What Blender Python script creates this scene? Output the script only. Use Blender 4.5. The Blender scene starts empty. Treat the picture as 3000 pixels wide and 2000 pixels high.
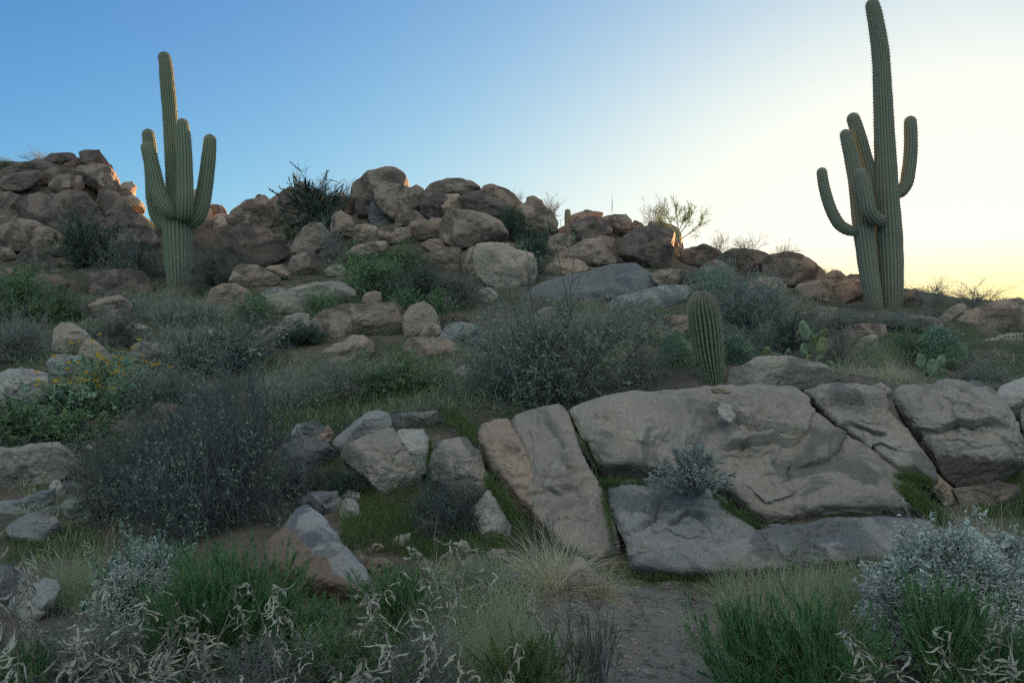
import bpy, math, random
import numpy as np
from mathutils import Vector

# ------------------------------------------------------------------ camera, sky, sun, exposure
SC = bpy.context.scene
COL = SC.collection
FPX = 2448.0            # focal length in photo pixels (3000 px wide)
EYE = 1.6
ROW0 = 1000.0           # level camera: horizon row
cam = bpy.data.cameras.new('camera')
cam_o = bpy.data.objects.new('camera', cam)
COL.objects.link(cam_o)
cam_o.location = (0, 0, EYE)
cam_o.rotation_euler = (math.radians(90), 0, 0)
cam.sensor_width = 36.0
cam.lens = 36.0 * FPX / 3000.0
cam.clip_end = 3000.0
SC.camera = cam_o

SUN_AZ, SUN_EL = 27.6, 2.0
world = bpy.data.worlds.new('World')
SC.world = world
world.use_nodes = True
_nt = world.node_tree
_sky = _nt.nodes.new('ShaderNodeTexSky')
_sky.sky_type = 'NISHITA'
_sky.sun_disc = False
_sky.sun_elevation = math.radians(SUN_EL)
_sky.sun_rotation = math.radians(SUN_AZ)
_sky.altitude = 700
_sky.air_density = 0.5
_sky.dust_density = 1.6
_sky.ozone_density = 3.0
_bg = _nt.nodes['Background']
_bg.inputs[1].default_value = 0.12
# pale fill light added to the upper sky behind the camera
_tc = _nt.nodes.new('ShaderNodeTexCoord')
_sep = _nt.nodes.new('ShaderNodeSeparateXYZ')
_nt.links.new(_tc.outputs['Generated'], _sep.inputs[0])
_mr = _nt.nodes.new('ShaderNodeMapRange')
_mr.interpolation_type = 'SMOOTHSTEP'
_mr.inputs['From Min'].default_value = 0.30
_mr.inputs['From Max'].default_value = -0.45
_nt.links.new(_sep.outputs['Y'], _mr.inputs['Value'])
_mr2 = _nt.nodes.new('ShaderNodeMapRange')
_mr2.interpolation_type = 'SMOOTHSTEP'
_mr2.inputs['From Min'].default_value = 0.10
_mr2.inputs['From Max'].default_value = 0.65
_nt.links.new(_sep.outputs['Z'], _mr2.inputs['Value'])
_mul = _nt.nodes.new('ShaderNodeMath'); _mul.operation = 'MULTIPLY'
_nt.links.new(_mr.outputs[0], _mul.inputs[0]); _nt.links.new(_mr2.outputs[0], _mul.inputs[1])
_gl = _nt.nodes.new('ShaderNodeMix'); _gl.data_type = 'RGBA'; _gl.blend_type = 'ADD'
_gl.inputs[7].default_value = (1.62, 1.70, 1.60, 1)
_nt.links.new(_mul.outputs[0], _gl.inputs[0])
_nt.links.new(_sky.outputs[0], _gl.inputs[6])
# the brightest air round the sun saturates softly: cream, yellow close to the horizon
_mr3 = _nt.nodes.new('ShaderNodeMapRange'); _mr3.inputs['From Min'].default_value = 0.045; _mr3.inputs['From Max'].default_value = 0.11
_nt.links.new(_sep.outputs['Z'], _mr3.inputs['Value'])
_sc = _nt.nodes.new('ShaderNodeSeparateColor'); _nt.links.new(_gl.outputs[2], _sc.inputs[0])
_cc = _nt.nodes.new('ShaderNodeCombineColor')
def _nm(op, a, b):
    n = _nt.nodes.new('ShaderNodeMath'); n.operation = op
    for q, v in ((0, a), (1, b)):
        if isinstance(v, float): n.inputs[q].default_value = v
        else: _nt.links.new(v, n.inputs[q])
    return n.outputs[0]
for _k, (_lo_, _hi_) in enumerate(((1.95, 1.84), (1.65, 1.80), (0.75, 1.53))):
    _c = _nm('ADD', _nm('MULTIPLY', _mr3.outputs[0], _hi_ - _lo_), _lo_)
    _x = _nm('DIVIDE', _sc.outputs[_k], _c)
    _y = _nm('DIVIDE', _sc.outputs[_k], _nm('POWER', _nm('ADD', _nm('POWER', _x, 2.0), 1.0), 0.5))
    _nt.links.new(_y, _cc.inputs[_k])
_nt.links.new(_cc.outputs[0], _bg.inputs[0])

_s = Vector((math.sin(math.radians(SUN_AZ)) * math.cos(math.radians(SUN_EL)),
             math.cos(math.radians(SUN_AZ)) * math.cos(math.radians(SUN_EL)), math.sin(math.radians(SUN_EL))))
_l = bpy.data.lights.new('sun', 'SUN')
_l.energy = 3.8
_l.angle = math.radians(0.5)
_l.color = (1.0, 0.58, 0.25)
_lo = bpy.data.objects.new('sun', _l)
COL.objects.link(_lo)
_lo.rotation_euler = _s.to_track_quat('Z', 'Y').to_euler()
_lo.location = (20, 40, 20)
SC.view_settings.view_transform = 'Standard'
SC.view_settings.look = 'None'
SC.view_settings.exposure = 2.40
SC.view_settings.gamma = 1.0
SC.render.engine = 'CYCLES'
SC.cycles.use_denoising = False
SC.cycles.filter_width = 1.3
SC.cycles.max_bounces = 6
SC.cycles.diffuse_bounces = 3
SC.cycles.transmission_bounces = 3
SC.cycles.transparent_max_bounces = 4

# ------------------------------------------------------------------ helpers
def P(px, row, D):
    return np.array([(px - 1500.0) / FPX * D, D, EYE - (row - ROW0) / FPX * D])

_rs = np.random.RandomState(7)
_perm = _rs.permutation(512).astype(np.int64)
_grad = _rs.normal(size=(512, 3)); _grad /= np.linalg.norm(_grad, axis=1)[:, None]
def pn(p):
    """gradient noise on an (N,3) array"""
    i = np.floor(p).astype(np.int64); f = p - i
    u = f * f * f * (f * (f * 6 - 15) + 10)
    out = np.zeros(len(p))
    for a in (0, 1):
        for b in (0, 1):
            for c in (0, 1):
                h = _perm[(_perm[(_perm[(i[:, 0] + a) & 511] + i[:, 1] + b) & 511] + i[:, 2] + c) & 511]
                g = _grad[h]
                d = g[:, 0] * (f[:, 0] - a) + g[:, 1] * (f[:, 1] - b) + g[:, 2] * (f[:, 2] - c)
                w = (u[:, 0] if a else 1 - u[:, 0]) * (u[:, 1] if b else 1 - u[:, 1]) * (u[:, 2] if c else 1 - u[:, 2])
                out += w * d
    return out
def fbm(p, oct=3, gain=0.5):
    s = np.zeros(len(p)); a = 1.0
    for k in range(oct):
        s += a * pn(p * 2.0 ** k + 17.3 * k); a *= gain
    return s

def mesh_np(name, V, F, mat=None, smooth=True, attrs=None):
    me = bpy.data.meshes.new(name)
    V = np.ascontiguousarray(V, dtype=np.float32); F = np.ascontiguousarray(F, dtype=np.int32)
    me.vertices.add(len(V)); me.vertices.foreach_set('co', V.ravel())
    me.loops.add(F.size); me.loops.foreach_set('vertex_index', F.ravel())
    me.polygons.add(len(F))
    me.polygons.foreach_set('loop_start', np.arange(len(F), dtype=np.int32) * F.shape[1])
    me.polygons.foreach_set('use_smooth', np.full(len(F), smooth, dtype=bool))
    for k, v in (attrs or {}).items():
        at = me.attributes.new(k, 'FLOAT', 'POINT'); at.data.foreach_set('value', np.asarray(v, dtype=np.float32))
    me.update(calc_edges=True)
    if mat: me.materials.append(mat)
    return me

def link(name, me, parent=None, loc=(0, 0, 0)):
    o = bpy.data.objects.new(name, me); COL.objects.link(o); o.location = loc
    if parent: o.parent = parent
    return o
def tag(o, label, cat, group=None, kind=None):
    if label: o['label'] = label
    if cat: o['category'] = cat
    if group: o['group'] = group
    if kind: o['kind'] = kind
    return o
def empty(name, loc, label, cat, group=None):
    o = bpy.data.objects.new(name, None); COL.objects.link(o); o.location = loc; o.empty_display_size = 0.2
    return tag(o, label, cat, group)

# ------------------------------------------------------------------ materials
def _new(name, rough=0.85, spec=0.25):
    m = bpy.data.materials.new(name); m.use_nodes = True
    nt = m.node_tree; b = nt.nodes['Principled BSDF']
    b.inputs['Roughness'].default_value = rough; b.inputs['Specular IOR Level'].default_value = spec
    return m, nt, b
def _noise(nt, vec, scale, detail=4, rough=0.55, dist=0.0):
    n = nt.nodes.new('ShaderNodeTexNoise'); n.inputs['Scale'].default_value = scale
    n.inputs['Detail'].default_value = detail; n.inputs['Roughness'].default_value = rough
    n.inputs['Distortion'].default_value = dist
    nt.links.new(vec, n.inputs['Vector']); return n.outputs['Fac']
def _ramp(nt, v, a, b):
    r = nt.nodes.new('ShaderNodeMapRange'); r.interpolation_type = 'SMOOTHSTEP'
    r.inputs['From Min'].default_value = a; r.inputs['From Max'].default_value = b
    nt.links.new(v, r.inputs['Value']); return r.outputs[0]
def _mix(nt, fac, a, b, mode='MIX'):
    x = nt.nodes.new('ShaderNodeMix'); x.data_type = 'RGBA'; x.blend_type = mode
    if isinstance(fac, (int, float)): x.inputs[0].default_value = fac
    else: nt.links.new(fac, x.inputs[0])
    for i, c in ((6, a), (7, b)):
        if isinstance(c, tuple): x.inputs[i].default_value = c + (1,) if len(c) == 3 else c
        else: nt.links.new(c, x.inputs[i])
    return x.outputs[2]
def _math(nt, op, a, b):
    x = nt.nodes.new('ShaderNodeMath'); x.operation = op
    for i, c in ((0, a), (1, b)):
        if isinstance(c, (int, float)): x.inputs[i].default_value = c
        else: nt.links.new(c, x.inputs[i])
    return x.outputs[0]
def _coords(nt):
    tc = nt.nodes.new('ShaderNodeTexCoord'); oi = nt.nodes.new('ShaderNodeObjectInfo')
    off = nt.nodes.new('ShaderNodeVectorMath'); off.operation = 'MULTIPLY_ADD'
    comb = nt.nodes.new('ShaderNodeCombineXYZ')
    for k in range(3): nt.links.new(oi.outputs['Random'], comb.inputs[k])
    off.inputs[1].default_value = (37.0, 53.0, 71.0)
    nt.links.new(comb.outputs[0], off.inputs[0]); nt.links.new(tc.outputs['Object'], off.inputs[2])
    return off.outputs[0], oi.outputs['Random'], tc

def rock_mat(name, base, second, varnish, vamt=0.5, lichen=0.3, scale=1.0, lich_col=(0.30, 0.31, 0.24), banded=None, grain=1.0):
    m, nt, b = _new(name, 0.9, 0.2)
    co, rnd, tc = _coords(nt)
    big = _noise(nt, co, 1.1 * scale, 5, 0.6, 0.4)
    mid = _noise(nt, co, 4.5 * scale, 6, 0.65, 0.2)
    fine = _noise(nt, co, 38.0, 4, 0.7)
    grit = _noise(nt, co, 120.0, 2, 0.6)
    c = _mix(nt, _ramp(nt, big, 0.35, 0.68), base, second)
    c = _mix(nt, _math(nt, 'MULTIPLY', _ramp(nt, mid, 0.42, 0.72), 0.45), c, tuple(x * 1.25 for x in base))
    vn = _noise(nt, co, 1.9 * scale, 7, 0.62, 0.8)
    c = _mix(nt, _math(nt, 'MULTIPLY', _ramp(nt, vn, 0.60 - 0.2 * vamt, 0.70 - 0.2 * vamt), 0.78), c, varnish)
    ln = _noise(nt, co, 7.0, 8, 0.7, 0.3)
    c = _mix(nt, _math(nt, 'MULTIPLY', _ramp(nt, ln, 0.64, 0.70), lichen), c, lich_col)
    dk = _noise(nt, co, 16.0, 6, 0.75)
    c = _mix(nt, _math(nt, 'MULTIPLY', _ramp(nt, dk, 0.56, 0.70), 0.6), c, tuple(x * 0.38 for x in base))
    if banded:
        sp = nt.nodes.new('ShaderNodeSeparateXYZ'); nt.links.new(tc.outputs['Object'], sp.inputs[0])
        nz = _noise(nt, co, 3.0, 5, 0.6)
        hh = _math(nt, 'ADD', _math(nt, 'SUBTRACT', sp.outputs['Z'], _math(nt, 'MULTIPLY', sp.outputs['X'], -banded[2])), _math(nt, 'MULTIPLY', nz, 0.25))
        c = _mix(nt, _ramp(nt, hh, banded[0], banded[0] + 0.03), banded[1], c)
    st = nt.nodes.new('ShaderNodeMapping'); st.inputs['Scale'].default_value = (1.4, 1.4, 6.0); st.inputs['Rotation'].default_value = (0.1, 0.22, 0.0)
    nt.links.new(co, st.inputs['Vector'])
    sn = _noise(nt, st.outputs[0], 2.4 * scale, 7, 0.68, 0.3)
    c = _mix(nt, _math(nt, 'MULTIPLY', _ramp(nt, sn, 0.54, 0.70), 0.42), c, tuple(0.6 * x + 0.4 * y * 0.4 for x, y in zip(varnish, base)))
    wn = _noise(nt, co, 2.6 * scale, 8, 0.7, 0.5)
    c = _mix(nt, _math(nt, 'MULTIPLY', _ramp(nt, wn, 0.56, 0.68), 0.4), c, tuple(min(0.75, x * 1.35 + 0.03) for x in base))
    g = _math(nt, 'ADD', _math(nt, 'MULTIPLY', fine, 0.7), _math(nt, 'ADD', _math(nt, 'MULTIPLY', grit, 0.4), 0.47))
    gv = nt.nodes.new('ShaderNodeCombineXYZ')
    for k in range(3): nt.links.new(g, gv.inputs[k])
    c = _mix(nt, 1.0, c, gv.outputs[0], 'MULTIPLY')
    br = _math(nt, 'ADD', _math(nt, 'MULTIPLY', rnd, 0.3), 0.85)
    bv = nt.nodes.new('ShaderNodeCombineXYZ')
    for k in range(3): nt.links.new(br, bv.inputs[k])
    c = _mix(nt, 1.0, c, bv.outputs[0], 'MULTIPLY')
    nt.links.new(c, b.inputs['Base Color'])
    bump = nt.nodes.new('ShaderNodeBump'); bump.inputs['Strength'].default_value = 1.0 * grain; bump.inputs['Distance'].default_value = 0.045
    h = _math(nt, 'ADD', _math(nt, 'ADD', _math(nt, 'MULTIPLY', mid, 1.2), _math(nt, 'MULTIPLY', sn, 0.9)), _math(nt, 'ADD', _math(nt, 'MULTIPLY', dk, 0.7), _math(nt, 'MULTIPLY', fine, 0.35)))
    nt.links.new(h, bump.inputs['Height']); nt.links.new(bump.outputs[0], b.inputs['Normal'])
    return m

def plant_mat(name, col, col2, var=0.35, trans=0.25, rough=0.75, scale=3.0):
    m, nt, b = _new(name, rough, 0.15)
    co, rnd, tc = _coords(nt)
    n1 = _noise(nt, co, scale, 3, 0.6); n2 = _noise(nt, co, 45.0, 2, 0.5)
    c = _mix(nt, _ramp(nt, _math(nt, 'ADD', _math(nt, 'MULTIPLY', n1, 0.6), _math(nt, 'MULTIPLY', n2, 0.4)), 0.36, 0.64), col, col2)
    br = _math(nt, 'ADD', _math(nt, 'MULTIPLY', rnd, var), 1.0 - var / 2)
    bv = nt.nodes.new('ShaderNodeCombineXYZ')
    for k in range(3): nt.links.new(br, bv.inputs[k])
    c = _mix(nt, 1.0, c, bv.outputs[0], 'MULTIPLY')
    nt.links.new(c, b.inputs['Base Color'])
    if trans > 0:
        t = nt.nodes.new('ShaderNodeBsdfTranslucent'); nt.links.new(c, t.inputs['Color'])
        ms = nt.nodes.new('ShaderNodeMixShader'); ms.inputs[0].default_value = trans
        nt.links.new(b.outputs[0], ms.inputs[1]); nt.links.new(t.outputs[0], ms.inputs[2])
        nt.links.new(ms.outputs[0], nt.nodes['Material Output'].inputs['Surface'])
    return m

M = {}
M['tan'] = rock_mat('granite_tan', (0.49, 0.365, 0.275), (0.40, 0.30, 0.235), (0.17, 0.125, 0.105), 0.5, 0.25)
M['brown'] = rock_mat('granite_brown', (0.42, 0.315, 0.25), (0.315, 0.245, 0.205), (0.14, 0.105, 0.09), 0.7, 0.2)
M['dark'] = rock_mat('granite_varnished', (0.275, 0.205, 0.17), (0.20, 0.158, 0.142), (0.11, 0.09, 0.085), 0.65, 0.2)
M['grey'] = rock_mat('granite_grey', (0.475, 0.40, 0.33), (0.37, 0.32, 0.275), (0.18, 0.165, 0.155), 0.45, 0.4)
M['slate'] = rock_mat('granite_bluish', (0.43, 0.405, 0.37), (0.34, 0.335, 0.32), (0.19, 0.195, 0.20), 0.6, 0.4)
M['blue'] = rock_mat('granite_blue_grey', (0.23, 0.225, 0.22), (0.18, 0.18, 0.185), (0.115, 0.12, 0.13), 0.4, 0.3)  # dark blue-grey stone
M['white'] = rock_mat('granite_pale', (0.58, 0.52, 0.45), (0.50, 0.47, 0.43), (0.30, 0.27, 0.25), 0.2, 0.2)
M['cream'] = rock_mat('granite_cream', (0.50, 0.40, 0.32), (0.42, 0.34, 0.275), (0.24, 0.19, 0.16), 0.15, 0.25)
M['painted'] = rock_mat('granite_two_tone', (0.44, 0.42, 0.39), (0.34, 0.335, 0.33), (0.13, 0.14, 0.165), 0.45, 0.4, 1.5, banded=(0.50, (0.30, 0.225, 0.175), 0.60))
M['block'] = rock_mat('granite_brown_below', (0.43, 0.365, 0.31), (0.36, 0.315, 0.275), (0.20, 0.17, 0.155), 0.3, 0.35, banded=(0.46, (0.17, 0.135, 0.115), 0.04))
M['lichen'] = rock_mat('lichen_crust', (0.40, 0.39, 0.30), (0.34, 0.36, 0.27), (0.19, 0.18, 0.16), 0.3, 0.8)

# ------------------------------------------------------------------ terrain
_cols = np.array([-800, 0, 750, 1500, 2250, 3000, 3800], float)
_Ds = np.array([4.4, 5.5, 7, 8.5, 11, 14, 18, 22, 26, 32, 48], float)
_rowtab = np.array([
    [1890, 1890, 1890, 1890, 1890, 1890, 1890],
    [1690, 1690, 1690, 1712, 1712, 1712, 1712],
    [1480, 1500, 1450, 1400, 1430, 1440, 1440],
    [1330, 1340, 1270, 1210, 1150, 1160, 1170],
    [1130, 1140, 1120, 1090, 1050, 1065, 1075],
    [1000, 1020, 1000, 965, 970, 980, 990],
    [870, 880, 890, 850, 890, 905, 910],
    [740, 760, 780, 750, 790, 885, 885],
    [590, 620, 690, 680, 830, 930, 930],
    [720, 740, 780, 800, 930, 990, 1000],
    [1000, 1000, 1000, 1000, 1000, 1020, 1020]], float)
_ztab = EYE - (_rowtab - ROW0) / FPX * _Ds[:, None]
CTRL = []     # x, y, z, sigma : rock seats that pull the ground up or down to them

def base_z(x, y):
    x = np.asarray(x, float); y = np.asarray(y, float)
    yy = np.maximum(y, 1.0)
    px = np.clip(1500 + FPX * x / yy, -800, 3800)
    D = np.clip(y, 4.4, 48)
    i = np.clip(np.searchsorted(_Ds, D) - 1, 0, len(_Ds) - 2); t = (D - _Ds[i]) / (_Ds[i + 1] - _Ds[i])
    j = np.clip(np.searchsorted(_cols, px) - 1, 0, len(_cols) - 2); s = (px - _cols[j]) / (_cols[j + 1] - _cols[j])
    s = s * s * (3 - 2 * s)
    z = (_ztab[i, j] * (1 - s) + _ztab[i, j + 1] * s) * (1 - t) + (_ztab[i + 1, j] * (1 - s) + _ztab[i + 1, j + 1] * s) * t
    far = np.clip((np.hypot(x, y) - 60) / 120, 0, 1)
    z = z * (1 - far) * np.where(y < 0, 0, 1)
    return np.where(y < 4.4, 0.0, z)
_cache = {}
def ground_z(x, y):
    x = np.atleast_1d(np.asarray(x, float)); y = np.atleast_1d(np.asarray(y, float))
    b = base_z(x, y)
    if 'c' not in _cache:
        c = np.array(CTRL); _cache['c'] = c; _cache['d'] = c[:, 2] - base_z(c[:, 0], c[:, 1])
    c = _cache['c']; d = _cache['d']
    num = np.zeros_like(b); den = np.full_like(b, 0.25)
    for k in range(len(c)):
        w = np.exp(-((x - c[k, 0]) ** 2 + (y - c[k, 1]) ** 2) / (2 * c[k, 3] ** 2))
        num += w * d[k]; den += w
    z = b + num / den
    p = np.stack([x, y, np.zeros_like(x)], 1)
    near = np.clip((y - 4) / 4, 0.15, 1)
    return z + near * (0.10 * pn(p * 0.7) + 0.05 * pn(p * 2.1)) + 0.015 * pn(p * 6.0)
_Dm = np.arange(2.0, 34, 0.06)
def ground_at(px, row, dmin=2.0):
    """depth at which the sight line through (px,row) meets the ground"""
    D = _Dm[_Dm >= dmin]
    x = (px - 1500) / FPX * D
    z = ground_z(x, D); ray = EYE - (row - ROW0) / FPX * D
    k = np.nonzero(z >= ray)[0]
    return float(D[k[0]]) if len(k) else 26.0

# ------------------------------------------------------------------ rocks
import bmesh
_ico = {}
def ico(n):
    if n not in _ico:
        bm = bmesh.new(); bmesh.ops.create_icosphere(bm, subdivisions=n, radius=1.0)
        v = np.array([q.co[:] for q in bm.verts]); f = np.array([[q.index for q in p.verts] for p in bm.faces]); bm.free()
        _ico[n] = (v, f)
    return _ico[n]

ROCKN = [0]
def rock(poly, D, mat, label, name='boulder', Db=None, thick=1.0, p=3.4, rough=1.0, cuts=8, group=None, parent=None, cat='boulder', ctrl=True, front=None, grow=1.07, ter=None, facets=(), fract=2, lines=(), edge=0.035, sm=3):
    """one rock: the outline gives its profile at its own distance; depth, facets and relief are built round it"""
    ROCKN[0] += 1
    rng = np.random.RandomState(100 + ROCKN[0])
    q = np.array(poly, float)
    r0, r1 = q[:, 1].min(), q[:, 1].max()
    Db = D if Db is None else Db
    dep = lambda row: D + (Db - D) * np.clip((row - r0) / max(r1 - r0, 1), -0.2, 1.2)
    # area centroid
    a = q; b = np.roll(q, -1, 0); cr = a[:, 0] * b[:, 1] - b[:, 0] * a[:, 1]
    A = cr.sum() / 2
    c = ((a + b) * cr[:, None]).sum(0) / (6 * A)
    th = np.linspace(0, 2 * np.pi, 720, endpoint=False)
    dirs = np.stack([np.cos(th), np.sin(th)], 1)
    R = np.zeros(720)
    for k in range(len(q)):
        e = b[k] - a[k]; w = a[k] - c
        det = dirs[:, 0] * -e[1] + dirs[:, 1] * e[0]
        with np.errstate(divide='ignore', invalid='ignore'):
            t = (w[0] * -e[1] + w[1] * e[0]) / det
            s = (dirs[:, 0] * w[1] - dirs[:, 1] * w[0]) / det
        ok = (s >= -1e-6) & (s <= 1 + 1e-6) & (t > 0)
        R = np.where(ok, np.maximum(R, np.where(ok, t, 0)), R)
    R = np.maximum(R, 3.0) * grow
    def smooth(R, deg):
        k = int(deg * 2); ker = np.hanning(2 * k + 3)[1:-1]; ker /= ker.sum()
        return np.convolve(np.concatenate([R[-k - 1:], R, R[:k + 1]]), ker, 'same')[k + 1:-k - 1]
    circ = np.stack([np.cos(th), np.sin(th), np.full(720, ROCKN[0] * 3.7)], 1)
    R = R * (1 + edge * (pn(circ * 3.0) + 0.6 * pn(circ * 8.0) + 0.35 * pn(circ * 21.0)))
    Rs = smooth(R, sm); Rss = smooth(R, 50)
    wpx, hpx = np.ptp(q[:, 0]), r1 - r0
    n = 7 if wpx > 380 and D < 8 else 6 if max(wpx, hpx) > 170 and D < 14 else (5 if max(wpx, hpx) > 70 else 4)
    v, f = ico(n)
    s = np.hypot(v[:, 0], v[:, 2]); w = np.abs(v[:, 1])
    den = (s ** p + w ** p) ** (1 / p)
    rho = s / den; t = np.sign(v[:, 1]) * w / den
    ang = (np.arctan2(-v[:, 2], v[:, 0]) / (2 * np.pi) * 720) % 720
    i0 = ang.astype(int) % 720; fr = ang - np.floor(ang)
    g = lambda X: X[i0] * (1 - fr) + X[(i0 + 1) % 720] * fr
    rad = g(Rs) * (rho ** 2) + g(Rss) * (1 - rho ** 2)
    px = c[0] + np.cos(ang / 720 * 2 * np.pi) * rad * rho
    row = c[1] + np.sin(ang / 720 * 2 * np.pi) * rad * rho
    dd = dep(row)
    W = np.stack([(px - 1500) / FPX * dd, dd, EYE - (row - ROW0) / FPX * dd], 1)
    Dc = dep(c[1]); cen = np.array([(c[0] - 1500) / FPX * Dc, Dc, EYE - (c[1] - ROW0) / FPX * Dc])
    S = min(wpx, hpx) * Dc / FPX
    view = np.array([cen[0], cen[1], 0]); view /= np.linalg.norm(view)
    lean = np.array([0, -(D - Db), 0]); hgt = (r1 - r0) * Dc / FPX
    N = view.copy(); N[2] = -(D - Db) / max(hgt, 0.01) * 0.9; N /= np.linalg.norm(N)
    tb = 0.55 * S * thick; tf = (0.42 * S * thick) if front is None else front
    X = W + np.where(t > 0, t * tb, t * tf)[:, None] * N
    L = X - cen
    # facets
    for k in range(cuts):
        nn = rng.normal(size=3) * [0.8, 1, 0.8]; nn[1] = -abs(nn[1]) * 1.5 - 0.35; nn /= np.linalg.norm(nn)
        d = L @ nn; m = d.max() * rng.uniform(0.60, 0.9)
        L -= np.maximum(d - m, 0)[:, None] * 0.92 * nn
    for (fx, fy, fz, fm) in facets:
        nn = np.array([fx, fy, fz]); nn /= np.linalg.norm(nn)
        d = L @ nn; L -= np.maximum(d - d.max() * fm, 0)[:, None] * 0.95 * nn
    off = rng.uniform(-50, 50, 3)
    nrm = L / (np.linalg.norm(L, axis=1)[:, None] + 1e-9) * 0.5 + N * np.sign(t)[:, None] * (1 - rho[:, None]) * 0.8
    h = 0.070 * S * fbm(L / S * 1.6 + off, 2) + 0.030 * S * fbm(L / S * 5 + off, 4)
    rid = 1 - np.abs(fbm(L / S * np.array([2.2, 2.2, 3.6]) + off + 9, 3)) * 2.2
    h -= 0.045 * S * np.clip(rid - 0.78, 0, 1) / 0.22 * 0.6
    tv = fbm(L / S * np.array([1.7, 1.7, 2.6]) + off + 31, 4) * 3.2 + 10
    ti = np.floor(tv); tf_ = tv - ti; tq = np.clip((tf_ - 0.80) / 0.20, 0, 1)
    ta = (0.05 * S if ter is None else ter)
    h += ta * (ti + tq * tq * (3 - 2 * tq) - 10) * 0.55
    for k in range(fract):
        nn = rng.normal(size=3) * [1, 0.5, 1]; nn /= np.linalg.norm(nn)
        dd_ = L @ nn - rng.uniform(-0.30, 0.30) * S + 0.02 * S * fbm(L / S * 2.5 + off + k, 3)
        along = np.clip(pn(L / S * 1.1 + off + 70 + k * 9) * 3 + 0.5, 0, 1)
        wd = max(0.016, 0.010 * S)
        h -= along * max(0.02, 0.03 * S) * np.exp(-(dd_ / wd) ** 2)
        h += along * 0.012 * S * np.tanh(dd_ / (wd * 2))
    jx = px + 5 * pn(L * 7 + off); jr = row + 5 * pn(L * 7 + off + 40)
    front_ = t < 0.15
    for (depth, proud, ln_) in lines:
        lp = np.array(ln_, float).reshape(-1, 2); best = np.full(len(px), 1e9); side = np.zeros(len(px)); fade = np.ones(len(px))
        tot = len(lp) - 1
        for k in range(tot):
            a_, b_ = lp[k], lp[k + 1]; ab = b_ - a_
            u = np.clip(((jx - a_[0]) * ab[0] + (jr - a_[1]) * ab[1]) / (ab @ ab), 0, 1)
            dx, dy = jx - a_[0] - u * ab[0], jr - a_[1] - u * ab[1]; dd_ = np.hypot(dx, dy)
            sg = np.sign(ab[0] * dy - ab[1] * dx)
            kk = dd_ < best; best = np.where(kk, dd_, best); side = np.where(kk, sg, side)
            fade = np.where(kk, np.clip(np.minimum((k + u) / tot, 1 - (k + u) / tot) * 6, 0, 1), fade)
        # left of the drawn direction (up for a line drawn to the right) stands proud and dies away inland
        up_ = np.where(side < 0, np.exp(-best / 70.0), 0) * np.clip(best / 3.5, 0, 1)
        h = h + np.where(front_, fade * (1.9 * proud * up_ - 1.7 * depth * np.exp(-(np.where(side < 0, best * 1.6, best * 0.8) / 5.0) ** 2)), 0)
    h += 0.014 * fbm(L * 9 + off, 3) + 0.004 * pn(L * 30 + off)
    L = L + nrm * (h * rough)[:, None]
    base = np.array([0, 0, L[:, 2].min()])
    me = mesh_np(name, L - base, f, M[mat])
    loc = cen + base
    o = link(name, me)
    if parent is not None:
        o.parent = parent; o.location = loc - np.array(parent.location)
    else:
        o.location = loc; tag(o, label, cat, group)
    if ctrl:
        zb, zt = L[:, 2].min() + cen[2], L[:, 2].max() + cen[2]
        sg = float(np.clip(0.35 * wpx * Dc / FPX, 0.35, 1.3))
        if Db != D:
            CTRL.append((cen[0], Db + 0.15, zb + 0.1 * (zt - zb), sg)); CTRL.append((cen[0], D + tb * 1.3 + 0.1, zt - 0.22 * (zt - zb), sg))
        else:
            CTRL.append((cen[0], cen[1], zb + (0.22 if D < 20 else 0.10) * (zt - zb), sg))
    return o
# ------------------------------------------------------------------ boulders and slabs (outline, own distance, stone, label)
G1, G2, G3, G4, G5, G6 = ('boulders of the left outcrop', 'boulders of the middle skyline pile', 'boulders of the right skyline pile',
                          'boulders scattered on the slope', 'blocks of the cracked granite ledge', 'stones at the foot of the slope')
def R(mat, D, poly, label, g=None, **k):
    return rock([(poly[i], poly[i + 1]) for i in range(0, len(poly), 2)], D, mat, label, group=g, **k)

# left outcrop
R('dark', 25.6, [126,465,150,450,200,447,228,446,230,458,222,464,190,475,180,482,150,474], 'flat dark capstone lying on top of the left outcrop', G1, p=3, facets=[(.93,-.3,.1,.85)])
R('dark', 26.0, [232,443,290,441,318,480,330,505,280,492,240,480,226,460], 'blocky summit boulder right of the flat capstone on the left outcrop', G1, p=3, thick=1.2)
R('brown', 25.3, [210,490,280,483,318,490,338,525,350,562,330,575,300,562,270,545,235,525], 'big block under the summit boulder with its right face in orange sunlight', G1, p=3.2, thick=1.5, facets=[(.93,-.30,.12,.72)])
R('tan', 25.5, [318,488,335,500,352,530,354,560,338,556,322,530], 'narrow sunlit orange wedge on the right flank of the left outcrop', G1, thick=1.6, facets=[(.93,-.33,.12,.25)])
R('tan', 25.4, [352,535,385,533,398,548,396,570,375,584,355,576,345,560], 'knobby boulder on the right shoulder of the left outcrop', G1, thick=1.2, facets=[(.93,-.3,.1,.7)])
R('tan', 25.2, [352,578,390,570,412,590,426,607,421,624,400,622,370,614,352,600], 'overhanging sunlit boulder under the knobby one, nearest the left saguaro', G1, thick=1.3, facets=[(.93,-.3,.1,.7)])
R('brown', 25.4, [115,508,150,494,230,494,245,520,215,545,150,545,118,530], 'shadowed boulder beneath the flat capstone on the left outcrop', G1)
R('brown', 24.7, [145,540,160,518,200,513,235,520,246,542,235,564,200,560,165,569,148,557], 'rounded overhanging boulder in the middle of the left outcrop', G1)
R('dark', 25.4, [-25,505,0,502,60,478,120,471,175,488,140,503,80,513,20,528,-25,526], 'long thin slab sloping down to the left edge below the capstone', G1, p=3)
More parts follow.
